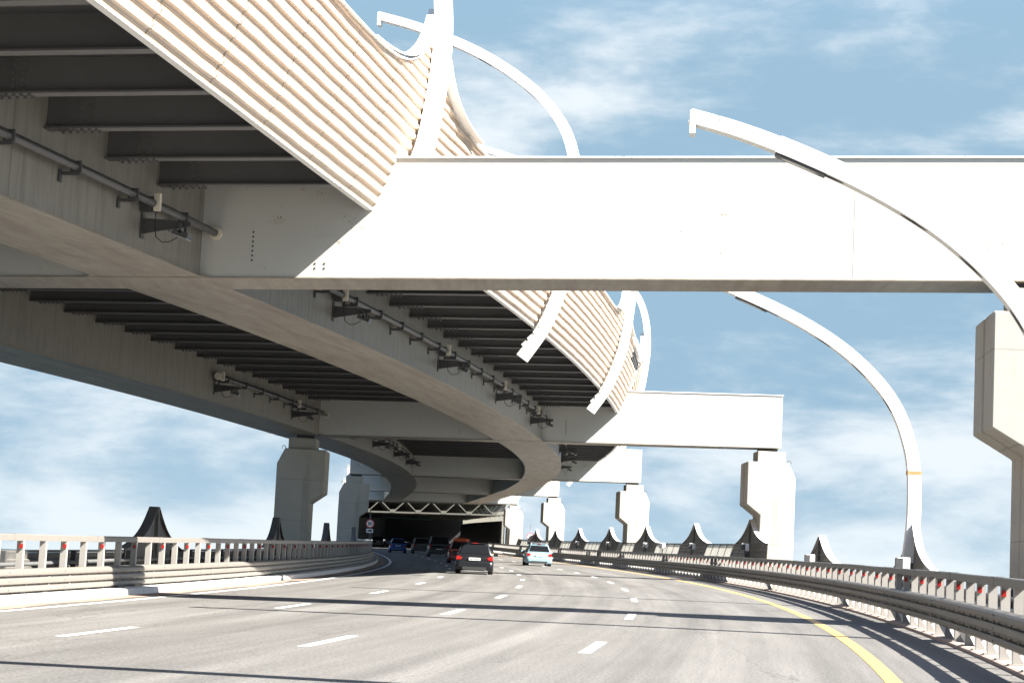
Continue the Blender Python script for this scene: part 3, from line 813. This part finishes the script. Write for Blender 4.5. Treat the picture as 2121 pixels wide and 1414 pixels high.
low_barrier(4.0, 1, 6, 95, 'low dark slatted barrier wall behind the near right railing', .74)
# small cabinets on the barrier
cab = None
for i, s in enumerate((32.5, 52.6, 73.9, 94.0, 114.5, 128, 136.5, 157.5, 178.5)):
    lab = ['grey box on legs near the picture edge, right of the near lamp mast foot','white box on a stalk right of the rusty lamp mast foot','white box right of the lone short fin','white box at the foot of the tall sunlit pier','white box in front of the first panelled barrier bay','dark-backed box in the second barrier bay','white box by the third barrier bay','white box by the fourth barrier bay','far white box beside the blue car'][i]
    if cab is None:
        cab = thing('floodlight_box', lab, 'floodlight box', P(s, 3.55, 0), -heading(s), 'pale boxes standing along the right barrier')
        mb = MB(); mb.box((0,0,1.28),(.34,.26,.34)); q = mb.build('housing', 'box_white', cab); bv = q.modifiers.new('e','BEVEL'); bv.width=.02; bv.segments=2
        mb = MB(); mb.box((-.10,-.02,1.28),(.18,.24,.30)); mb.box((0,.14,1.28),(.30,.04,.36)); mb.build('back_cover', 'black_steel', cab)
        mb = MB(); mb.tube([(0,0,.06),(0,0,1.12)], .03, 8); mb.tube([(.02,-.1,1.12),(.06,-.16,1.02),(.03,-.08,.9),(0,0,.8)], .012, 6); mb.build('stalk', 'black_steel', cab)
    else: dup(cab, P(s, 3.55, -.02 if s < 90 else .38), -heading(s), lab)

# ------------------------------------------------------------------ CONDUITS AND FLOODLIGHTS UNDER THE DECK
def conduit(off, s0, s1, lab):
    t = thing('conduit_pipe', lab, 'conduit', Q(s0, rg(s0)+off, hb(s0, rg(s0))+.95), world=True, group='conduits along the girder webs')
    f = lambda s, a, c: Q(s, rg(s)+off+a, hb(s, rg(s)+off)+c)
    mb = MB(); mb.tube([f(s,.30,.93) for s in frange(s0, s1, 1.0)], .072, 10); mb.build('tube', 'pipe_grey', t)
    mb = MB(); mb.tube([f(s,.16,1.06) for s in frange(s0, s1, 1.0)], .02, 6); mb.build('cable', 'black_steel', t)
    s = s0+1.2
    while s < s1-.3:
        mb = MB(); R = Matrix.Rotation(-heading(s), 3, 'Z')
        mb.box(f(s,.02,.76), (.035,.13,.22), R); mb.box(f(s,.2,.805), (.36,.07,.06), R); mb.box(f(s,.3,.93), (.2,.05,.21), R)
        mb.build('bracket', 'black_steel', t); s += 2.65
    for e in (s0, s1):
        mb = MB(); mb.tube([f(e-.04,.30,.93), f(e+.04,.30,.93)], .14, 12); mb.build('collar', 'beige_box', t)
clabs = ['grey conduit on the right girder web nearest the camera', 'grey conduit on the right girder web between the first two crossbeams', 'grey conduit on the right girder web beyond the second crossbeam',
         'grey conduit on the left girder web between the first two crossbeams', 'grey conduit on the left girder web beyond the second crossbeam']
for (off, a, c), l in zip(((0,6,40.94),(0,42.66,94.24),(0,95.96,151.74),(-10.5,74.6,94.24),(-10.5,95.96,151.74)), clabs): conduit(off, a, c, l)
fl = None
FL = [(0,37.6,'floodlight with a clear lens on the right girder just before the near crossbeam'),(0,50.9,'first floodlight on the right girder beyond the near crossbeam'),(0,64.1,'second floodlight on the right girder beyond the near crossbeam'),(0,76.3,'third floodlight on the right girder beyond the near crossbeam'),(0,88.0,'last floodlight on the right girder before the second crossbeam'),
      (0,101,'first floodlight on the right girder beyond the second crossbeam'),(0,113,'second floodlight on the right girder beyond the second crossbeam'),(0,126,'third floodlight on the right girder beyond the second crossbeam'),(0,139,'fourth floodlight on the right girder beyond the second crossbeam'),
      (-10.5,75.2,'first floodlight on the left girder, with a hanging cable'),(-10.5,88.0,'floodlight on the left girder just before the second crossbeam'),(-10.5,101,'first floodlight on the left girder beyond the second crossbeam'),(-10.5,113,'second floodlight on the left girder beyond the second crossbeam'),(-10.5,126,'third floodlight on the left girder beyond the second crossbeam'),(-10.5,139,'fourth floodlight on the left girder beyond the second crossbeam')]
for off, s, lab in FL:
    u = rg(s)+off; loc = Q(s, u, hb(s, u)+.30); tw = math.atan2(rg(s+1)-rg(s-1), 2)
    if fl is None:
        fl = thing('floodlight', lab, 'floodlight', loc, -heading(s)-tw, 'floodlights bracketed to the girders')
        mb = MB(); mb.box((.015,0,.22),(.03,.16,.5)); mb.prism([(.03,.06),(.03,.36),(1.02,.30),(1.02,.22)], lambda a,c,t: Vector((a,t,c)), -.012, .012)
        mb.prism([(.03,.345),(.03,.365),(1.02,.305),(1.02,.285)], lambda a,c,t: Vector((a,t,c)), -.06, .06); mb.build('bracket_arm', 'black_steel', fl)
        R = Matrix.Rotation(.32, 3, 'Y')
        mb = MB(); mb.box((.86,0,.06),(.34,.30,.11), R); mb.box((.86,.14,.16),(.05,.02,.2)); mb.box((.86,-.14,.16),(.05,.02,.2)); h_ = mb.build('housing', 'pipe_grey', fl)
        mb = MB(); mb.box((.86-.02,0,.0),(.30,.26,.01), R); mb.build('lens', 'mirrorlamp', h_)
        mb = MB(); mb.box((.36,-.14,.66),(.12,.10,.34)); mb.build('junction_box', 'beige_box', fl)
        mb = MB(); mb.box((.16,-.12,.62),(.22,.16,.30)); mb.build('clamp', 'black_steel', fl)
        mb = MB(); mb.tube([(.34,-.14,.48),(.33,-.15,.2),(.38,-.15,-.02),(.5,-.13,-.12),(.64,-.08,-.1),(.76,0,.0)], .012, 6); mb.build('cable', 'trim', fl)
    else: dup(fl, loc, -heading(s)-tw, lab)

# ------------------------------------------------------------------ TUNNEL (covered double-deck part ahead)
tun = thing('covered_bridge', 'dark covered truss bridge the road runs into, with slatted sides', 'truss bridge', Q(268, -4, 0), world=True)
TS = 268.; hT = lambda s, u: 4.85 + .0225*u
SX = frange(TS, 500, 4)
mb = MB(); mb.sweep([(-16.5,1.62),(6.0,1.62),(6.0,2.3),(-16.5,2.3)], SX, lambda s,a,c: Q(s,a,hT(s,a)+c)); mb.build('roof_deck', 'slab_under', tun)
for k in range(12):
    s = TS+.3+k*9.; mb = MB(); uL, uR = -15.2, 5.2; n = 6; w = (uR-uL)/n
    ph = heading(s); fw = Vector((sin(ph), cos(ph), 0))
    def q(u, c, d): return Q(s, u, hT(s,u)+c)+fw*d
    for c0, c1, d in ((-.1,.1,.14),(1.40,1.62,.14)):
        mb.hexa([q(uL,c0,-d),q(uR,c0,-d),q(uR,c0,d),q(uL,c0,d),q(uL,c1,-d),q(uR,c1,-d),q(uR,c1,d),q(uL,c1,d)])
    for i in range(n):
        cx = uL+(i+.5)*w
        for sg in (-1,1):
            for (x0,c0,x1,c1) in ((cx+sg*.18,.1,cx+sg*(w/2-.18),1.4),):
                mb.hexa([q(x0-.09,c0,-.1),q(x0+.09,c0,-.1),q(x0+.09,c0,.1),q(x0-.09,c0,.1),q(x1-.09,c1,-.1),q(x1+.09,c1,-.1),q(x1+.09,c1,.1),q(x1-.09,c1,.1)])
        mb.hexa([q(cx-.36,-.06,-.17),q(cx+.36,-.06,-.17),q(cx+.36,-.06,.17),q(cx-.36,-.06,.17),q(cx-.36,.38,-.17),q(cx+.36,.38,-.17),q(cx+.36,.38,.17),q(cx-.36,.38,.17)])
    mb.build('portal_truss', 'truss', tun)
mb = MB(); mb.sweep([(4.55,.75),(4.62,.75),(4.62,4.1),(4.55,4.1)], SX, lambda s,a,c: Q(s,a,c+.1)); mb.build('side_screen', 'dark_wall', tun)
mb = MB(); s = TS+.4
i = 0
while s < 470:
    R = Matrix.Rotation(-heading(s), 3, 'Z'); mb.box(Q(s, 5.0, 3.3), (.02,.95,6.4), R); s += 1.3; i += 1
sl = mb.build('side_slats', 'slat_white', tun); sl['kind'] = 'stuff'
mb = MB(); mb.sweep([(-15.9,.2),(-15.8,.2),(-15.8,6.3),(-15.9,6.3)], SX, lambda s,a,c: Q(s,a,c)); mb.build('left_wall', 'dark_wall', tun)
mb = MB(); mb.sweep([(-15.9,-.2),(5.2,-.2),(5.2,6.6),(-15.9,6.6)], [496,498], lambda s,a,c: Q(s,a,c)); mb.build('added_end_blocker', 'dark_wall', tun)  # added closure across the road, keeps daylight out of the covered part
mb = MB(); mb.sweep([(-11,4.05),(-3.2,4.05),(-3.2,4.2),(-11,4.2)], [301,301.3], lambda s,a,c: Q(s,a,c)); mb.build('green_gantry', 'green', tun)
t = thing('column', 'round steel column with pale bands at the right of the tunnel mouth', 'column', Q(TS-1.2, 5.35, 0), -heading(TS))
mb = MB(); mb.tube([(0,0,-.5),(0,0,6.1)], .34, 20); mb.build('shaft', 'truss', t)
mb = MB(); mb.tube([(0,0,3.55),(0,0,4.45)], .347, 20); mb.tube([(0,0,4.75),(0,0,6.0)], .347, 20); mb.build('pale_band', 'box_white', t)
mb = MB(); mb.tube([(.55,0,0),(.55,0,3.4),(.35,0,3.7)], .04, 8); mb.tube([(-.55,0,0),(-.55,0,6.1)], .07, 8); mb.build('side_pipe', 'black_steel', t)

# ------------------------------------------------------------------ SIGNS
def text_mesh(txt, size, name, m, parent, loc, rot):
    cu = bpy.data.curves.new(name, 'FONT'); cu.body = txt; cu.size = size; cu.align_x = 'CENTER'; cu.align_y = 'CENTER'; cu.extrude = .002; cu.offset = .006
    ob = bpy.data.objects.new(name+'_src', cu); COL.objects.link(ob)
    dg = bpy.context.evaluated_depsgraph_get(); me = bpy.data.meshes.new_from_object(ob.evaluated_get(dg))
    bpy.data.objects.remove(ob); me.name = name; me.materials.clear(); me.materials.append(M[m])
    o = bpy.data.objects.new(name, me); COL.objects.link(o); o.parent = parent; o.location = loc; o.rotation_euler = rot
    return o
def sign(s, u, r, hc, lab, fade):
    t = thing('speed_sign', lab, 'road sign', P(s, u, 0), -heading(s), 'round speed signs')
    mb = MB(); mb.tube([(0,.06,0),(0,.06,hc+r+.9)], .04, 8); mb.build('pole', 'pipe_grey', t)
    def disc(rr, y0, y1, n, m):
        mb = MB(); mb.tube([(0,y0,hc),(0,y1,hc)], rr, 40, smooth=False); return mb.build(n, m, t)
    disc(r, .0, .02, 'red_ring', 'sign_red'); disc(r*.80, -.004, .0, 'white_face', 'sign_white')
    text_mesh('80', r*1.05, 'numerals', 'sign_black', t, (0,-.008,hc-.01), (pi/2,0,0))
    w, h_ = r*1.6, r*.9; zc = hc-r-.08-h_/2
    mb = MB(); mb.box((0,.0,zc),(w,.02,h_)); p = mb.build('plate', 'sign_white', t)
    mb = MB(); mb.box((w*.06,-.0115,zc+h_*.06),(w*.52,.003,h_*.44)); mb.box((-w*.30,-.0115,zc-.02*h_),(w*.14,.003,h_*.28)); mb.box((0,-.0115,zc-h_*.17),(w*.7,.003,h_*.06))
    for x in (-.28,.12,.26): mb.tube([(w*x,-.0135,zc-h_*.22),(w*x,-.0105,zc-h_*.22)], h_*.09, 12)
    mb.build('truck_symbol', 'sign_black', p)
sign(172.8, -15.0, .36, 2.72, 'speed limit 80 sign with a truck plate beside the shaded left railing', 0)
sign(219, 3.5, .40, 2.15, 'speed limit 80 sign with a truck plate seen above the pale blue car', 0)
t = thing('pole', 'thin bare pole at the far end of the left railing', 'pole', P(182, -14.7, 0)); mb = MB(); mb.tube([(0,0,0),(0,0,2.9)], .03, 6); mb.build('shaft', 'pipe_grey', t)

# ------------------------------------------------------------------ CARS
def loft(mb, secs, smooth=True, caps=True):
    rings = []
    for sec in secs:
        o = len(mb.v); mb.v += [Vector(p) for p in sec]; rings.append((o, len(sec)))
    for (a, n), (b_, _) in zip(rings, rings[1:]):
        for k in range(n): mb.face((a+k, a+(k+1) % n, b_+(k+1) % n, b_+k), 0, smooth)
    if caps:
        mb.face([rings[0][0]+k for k in reversed(range(rings[0][1]))]); mb.face([rings[-1][0]+k for k in range(rings[-1][1])])
def car(name, lab, cat, s, u, kind, paint, W, L_, H, opts=()):
    t = thing(name, lab, cat, P(s, u, 0), -heading(s), 'cars driving ahead')
    hw = W/2
    # rear at y = 0, front at y = L_
    suv = kind == 'suv'
    belt = H*(.60 if not suv else .58); sill = .20 if not suv else .30
    def lower(y, w, zb, zt, r=.06):
        pts = []
        for sx in (1,-1):
            side = [(w*.86, zb), (w*.97, zb+.10), (w*1.0, zb+(zt-zb)*.45), (w*.99, zb+(zt-zb)*.75), (w*.93, zt)]
            if sx < 0: side = [(-a, c) for a, c in reversed(side)]
            pts += side
        return [(a, y, c) for a, c in pts]
    hood = H*(.62 if not suv else .66)
    secs = [lower(0, hw*.86, sill+.22, belt*.80), lower(.05, hw*.94, sill+.10, belt*.93), lower(.16, hw*.985, sill, belt), lower(.6, hw, sill-.02, belt), lower(L_*.5, hw, sill-.02, belt*.98), lower(L_*.72, hw*.99, sill-.02, hood*.97), lower(L_*.93, hw*.94, sill, hood*.80), lower(L_*.985, hw*.85, sill+.08, hood*.68), lower(L_, hw*.7, sill+.15, hood*.55)]
    mb = MB(); loft(mb, secs); body = mb.build('body', paint, t)
    sd = body.modifiers.new('round', 'SUBSURF'); sd.levels = 1; sd.render_levels = 2
    # greenhouse
    def gh(y, wb, wt, zb, zt):
        return [(wb,y,zb),(wb*.5+wt*.5,y,(zb+zt)/2+.02),(wt,y,zt-.05),(wt*.86,y,zt),(-wt*.86,y,zt),(-wt,y,zt-.05),(-(wb*.5+wt*.5),y,(zb+zt)/2+.02),(-wb,y,zb)]
    rk = .10 if suv else (.42 if kind == 'hatch' else .75)
    rw = hw*(.69 if not suv else .76)
    yr = .14
    zt = H
    ge = [gh(yr, hw*.93, hw*.90, belt-.06, belt+.06), gh(yr+rk*.55, hw*.92, rw*1.05, belt-.06, belt+(zt-belt)*.66), gh(yr+rk, hw*.92, rw, belt-.06, zt-.02), gh(yr+rk+.35, hw*.92, rw, belt-.06, zt), gh(L_*.52, hw*.92, rw*.98, belt-.06, zt-.01), gh(L_*.60, hw*.92, rw*.96, belt-.06, zt-.09), gh(L_*.75, hw*.90, hw*.84, belt-.06, belt+.02)]
    mb = MB(); loft(mb, ge); cab = mb.build('cabin', paint, t)
    # glass: one sheet a few mm outside the cabin skin
    def sheet(pts, nm, m, parent=t, th=.012, nrm=(0,-1,0)):
        n = Vector(nrm).normalized(); mb = MB(); k = len(pts)
        a = [Vector(p)+n*th for p in pts]; c = [Vector(p)-n*.01 for p in pts]
        mb.add(a+c, [tuple(range(k))]+[(i, k+i, k+(i+1) % k, (i+1) % k) for i in range(k)]); return mb.build(nm, m, parent)
    def yat(z):   # rear face of the cabin at height z
        return interp(z, [belt+.06, belt+(zt-belt)*.66, zt-.02], [yr, yr+rk*.55, yr+rk])
    z0, z1 = belt+.07, zt-.12
    nr = (0, -(z1-z0), (yat(z1)-yat(z0)))
    rwid = lambda z: interp(z, [belt, zt], [hw*.88, rw*.90])
    zs = [z0, (z0*2+z1)/3, (z0+2*z1)/3, z1]
    pts = [(rwid(z)*.93, yat(z), z) for z in zs] + [(-rwid(z)*.93, yat(z), z) for z in reversed(zs)]
    sheet(pts, 'rear_window', 'glass_dark', t, .016, nr)
    for sg in (1, -1):
        y0, y1, y2, y3 = yr+rk+.2, L_*.50, L_*.69, yr+rk*.8+.3
        sw = lambda z: sg*interp(z, [belt-.06, (belt-.06+zt)/2+.02, zt-.05], [hw*.92, hw*.46+rw*.5, rw])
        zz0, zz1 = belt+.02, zt-.13
        sheet([(sw(zz0), y3-.05, zz0), (sw(zz1), y0, zz1), (sw(zz1), y1, zz1), (sw(zz0), y2, zz0)], 'side_window', 'glass_dark', t, .018, (sg,0,.25))
        # lamps
        if suv: lp = [(hw*.90, belt*.72), (hw*.90, belt*1.0), (hw*.76, belt*1.0), (hw*.76, belt*.72)]
        else: lp = [(hw*.95, belt*.74), (hw*.94, belt*.93), (hw*.82, belt*.95), (hw*.66, belt*.88), (hw*.68, belt*.77)]
        sheet([(sg*x, .03 if z < belt*.9 else .06, z) for x, z in lp], 'tail_light', 'tail', t, .035, (sg*.25,-1,0))
        mb = MB(); mb.box((sg*(hw+.11), L_*.62, belt+.07), (.2,.12,.15)); mi = mb.build('mirror', paint if 'redmirror' not in opts else 'dark_red_paint', t); bv = mi.modifiers.new('e','BEVEL'); bv.width=.04; bv.segments=3
        for yw in (.78, L_-.85):
            rr = .32 if not suv else .38
            mb = MB()
            x0, x1 = sg*(hw-.23), sg*(hw-.01)
            mb.tube([(x0,yw,rr),(x0+sg*.03,yw,rr),(x1-sg*.03,yw,rr),(x1,yw,rr)], [rr*.9,rr,rr,rr*.92], 22); wh = mb.build('wheel', 'tyre', t)
            mb = MB(); mb.tube([(x1-sg*.02,yw,rr),(x1+sg*.004,yw,rr)], rr*.64, 16); mb.build('rim', 'rim', wh)
    # bumper, plate, exhaust, wiper, spoiler, lamp
    mb = MB()
    bs = []
    for y, w, a, c in ((-.09, hw*.80, sill+.14, sill+.30), (-.06, hw*.90, sill+.04, sill+.36), (.05, hw*.985, sill-.02, sill+.38), (.30, hw*1.008, sill, sill+.36)):
        bs.append([(w,y,a),(w,y,c),(w*.9,y,c+.02),(-w*.9,y,c+.02),(-w,y,c),(-w,y,a)])
    loft(mb, bs); bu = mb.build('bumper', paint if not suv else 'trim', t)
    mb = MB(); mb.box((0,-.075,sill+.07),(W*.62,.05,.13)); mb.build('diffuser', 'trim', t)
    pz = belt*.80 if not suv else belt*.62
    mb = MB(); mb.box((0,-.02,pz),(.52,.06,.115)); pl = mb.build('number_plate', 'plate', t)
    mb = MB()
    for k in range(8): mb.box((-.20+k*.057,-.0525,pz),(.03+.012*(k % 3 == 1),.004,.062))
    mb.build('plate_marks', 'sign_black', pl)
    mb = MB(); mb.tube([(W*.30,-.12,sill-.02),(W*.30,.3,sill-.02)], .04, 10); mb.build('exhaust', 'rim', t)
    mb = MB(); mb.box((0,yr+rk+.02,zt-.02),(rw*1.5,.22,.035)); sp = mb.build('spoiler', paint, t); mb = MB(); mb.box((0,yr+rk-.095,zt-.02),(.26,.02,.025)); mb.build('brake_light', 'tail', sp)
    if 'rails' in opts:
        mb = MB()
        for sg in (1,-1): mb.tube([(sg*rw*.84,L_*.2,zt),(sg*rw*.84,L_*.22,zt+.06),(sg*rw*.84,L_*.48,zt+.06),(sg*rw*.84,L_*.5,zt)], .02, 6)
        for y in (.28,.42): mb.box((0,L_*y,zt+.08),(rw*1.8,.06,.04))
        mb.build('roof_rack', 'rim', t)
    if 'load' in opts:
        mb = MB(); secs = []
        for y, w, hh in ((L_*.16,.3,.05),(L_*.2,.5,.14),(L_*.4,.55,.2),(L_*.52,.4,.1)): secs.append([(w,y,zt+.03),(w,y,zt+.03+hh*.7),(w*.6,y,zt+.03+hh),(-w*.6,y,zt+.03+hh),(-w,y,zt+.03+hh*.7),(-w,y,zt+.03)])
        loft(mb, secs); mb.build('roof_box', 'orange_rack', t)
    if 'spare' in opts:
        mb = MB(); mb.tube([(0,-.2,belt*.8),(0,.02,belt*.8)], .34, 20); mb.build('spare_wheel', 'tyre', t)
    return t
car('hatchback', 'black hatchback with dark windows closest to the camera', 'car', 92.0, -9.05, 'hatch', 'charcoal_paint', 1.74, 4.1, 1.44)
car('hatchback', 'pale blue hatchback with a roof rack in the lane beside the right railing', 'car', 137.5, -3.55, 'hatch', 'pale_blue_paint', 1.78, 4.3, 1.50, ('rails',))
car('hatchback', 'dark car with an orange roof load half hidden behind the black hatchback', 'car', 136.0, -8.95, 'hatch', 'dark_red_paint', 1.75, 4.2, 1.50, ('load',))
car('off_roader', 'boxy black off-roader with a small white plate in the shade', 'car', 180.5, -8.55, 'suv', 'black_paint', 1.98, 4.6, 1.86)
car('off_roader', 'dark grey off-roader left of the boxy black one', 'car', 208.0, -8.85, 'suv', 'olive_grey_paint', 1.9, 4.5, 1.66)
car('hatchback', 'deep blue hatchback in the shade of the tunnel mouth', 'car', 211.5, -11.15, 'hatch', 'deep_blue_paint', 1.78, 4.3, 1.52)
car('hatchback', 'small far car with red tail lights deep in the tunnel', 'car', 290, -11.4, 'hatch', 'black_paint', 1.76, 4.2, 1.46)

# ------------------------------------------------------------------ CAMERA
cam = bpy.data.cameras.new('camera'); co = bpy.data.objects.new('camera', cam); COL.objects.link(co)
cam.sensor_width = 36; cam.lens = 4124/2121*36; cam.clip_start = .1; cam.clip_end = 20000
cp, sp_, cr, sr = cos(PITCH), sin(PITCH), cos(ROLL), sin(ROLL)
X = Vector((1,0,0)); V = Vector((0,-sp_,cp)); Dv = Vector((0,cp,sp_))
rt = cr*X+sr*V; up = -sr*X+cr*V
co.matrix_world = Matrix(((rt.x,up.x,-Dv.x,0),(rt.y,up.y,-Dv.y,0),(rt.z,up.z,-Dv.z,CAM_H),(0,0,0,1)))
SC.camera = co

# ------------------------------------------------------------------ LIGHT
EL, AZ = math.radians(42.5), math.radians(-27)       # towards the sun, azimuth from +X
sd = Vector((cos(EL)*cos(AZ), cos(EL)*sin(AZ), sin(EL)))
sl = bpy.data.lights.new('sun', 'SUN'); sl.energy = 5.0; sl.angle = math.radians(.5); sl.color = (1,.955,.88)
so = bpy.data.objects.new('sun', sl); COL.objects.link(so); so.rotation_euler = (-sd).to_track_quat('-Z', 'Y').to_euler()
so.location = (40,-20,60)
w = bpy.data.worlds.new('World'); SC.world = w; w.use_nodes = True
nt = w.node_tree; N, L = nt.nodes, nt.links
bg = N['Background']
sky = N.new('ShaderNodeTexSky'); sky.sky_type = 'NISHITA'; sky.sun_disc = False; sky.sun_elevation = EL
sky.sun_rotation = math.atan2(sd.x, sd.y); sky.air_density = 1.0; sky.dust_density = .8; sky.ozone_density = 2.0
tc = N.new('ShaderNodeTexCoord')
def cloud_noise(sc3, loc, sc, det, rough, dist):
    mp = N.new('ShaderNodeMapping'); mp.inputs['Scale'].default_value = sc3; mp.inputs['Location'].default_value = loc
    mp.inputs['Rotation'].default_value = (0, math.radians(-2.5), 0)
    L.new(tc.outputs['Generated'], mp.inputs['Vector'])
    n = N.new('ShaderNodeTexNoise'); n.inputs['Scale'].default_value = sc; n.inputs['Detail'].default_value = det; n.inputs['Roughness'].default_value = rough; n.inputs['Distortion'].default_value = dist
    L.new(mp.outputs[0], n.inputs['Vector']); return n
def sramp(src, a, b, c, d):
    r = N.new('ShaderNodeMapRange'); r.interpolation_type = 'SMOOTHSTEP'
    for k, v in enumerate((a, b, c, d)): r.inputs[k+1].default_value = v
    L.new(src, r.inputs[0]); return r.outputs[0]
def cmix(f, a, b):
    m = N.new('ShaderNodeMix'); m.data_type = 'RGBA'; L.new(f, m.inputs[0])
    for k, q in ((6, a), (7, b)):
        if isinstance(q, tuple): m.inputs[k].default_value = (*q, 1)
        else: L.new(q, m.inputs[k])
    return m.outputs[2]
na = cloud_noise((1.6,1.6,4.8), (.3,1.7,.2), 5.0, 12, .60, .15)      # long streaky layers
nb = cloud_noise((1,1,2.4), (2.3,5.2,.55), 4.4, 6, .5, .5)          # broad banks
sep = N.new('ShaderNodeSeparateXYZ'); L.new(tc.outputs['Generated'], sep.inputs[0])
av = N.new('ShaderNodeMath'); av.operation = 'MULTIPLY_ADD'; av.inputs[1].default_value = 1.0
L.new(nb.outputs['Fac'], av.inputs[0]); L.new(na.outputs['Fac'], av.inputs[2])
el_ = N.new('ShaderNodeMath'); el_.operation = 'MULTIPLY_ADD'; el_.inputs[1].default_value = -.95; el_.inputs[2].default_value = .10; L.new(sep.outputs[2], el_.inputs[0])
av2 = N.new('ShaderNodeMath'); av2.operation = 'ADD'; L.new(av.outputs[0], av2.inputs[0]); L.new(el_.outputs[0], av2.inputs[1]); av = av2
tone = sramp(av.outputs[0], .84, 1.16, 0, 1)
cloud = cmix(tone, (1.1,1.7,2.22), (2.75,3.0,3.18))
high = sramp(sep.outputs[2], .24, .55, 0, .92)                     # the open sky shows overhead
class _O: pass
skymix = cmix(high, cloud, sky.outputs[0])
low = sramp(sep.outputs[2], -.02, .08, .4, 0)                      # pale band near the horizon
skymix = cmix(low, skymix, (2.55,2.95,3.15))
mx = _O(); mx.outputs = {2: skymix}
L.new(mx.outputs[2], bg.inputs['Color'])
bg.inputs['Strength'].default_value = .0605
vs = SC.view_settings; vs.view_transform = 'Standard'; vs.look = 'None'; vs.exposure = 2.4; vs.gamma = 1; vs.use_curve_mapping = False
for o in SC.objects:
    if '_o' in o: del o['_o']
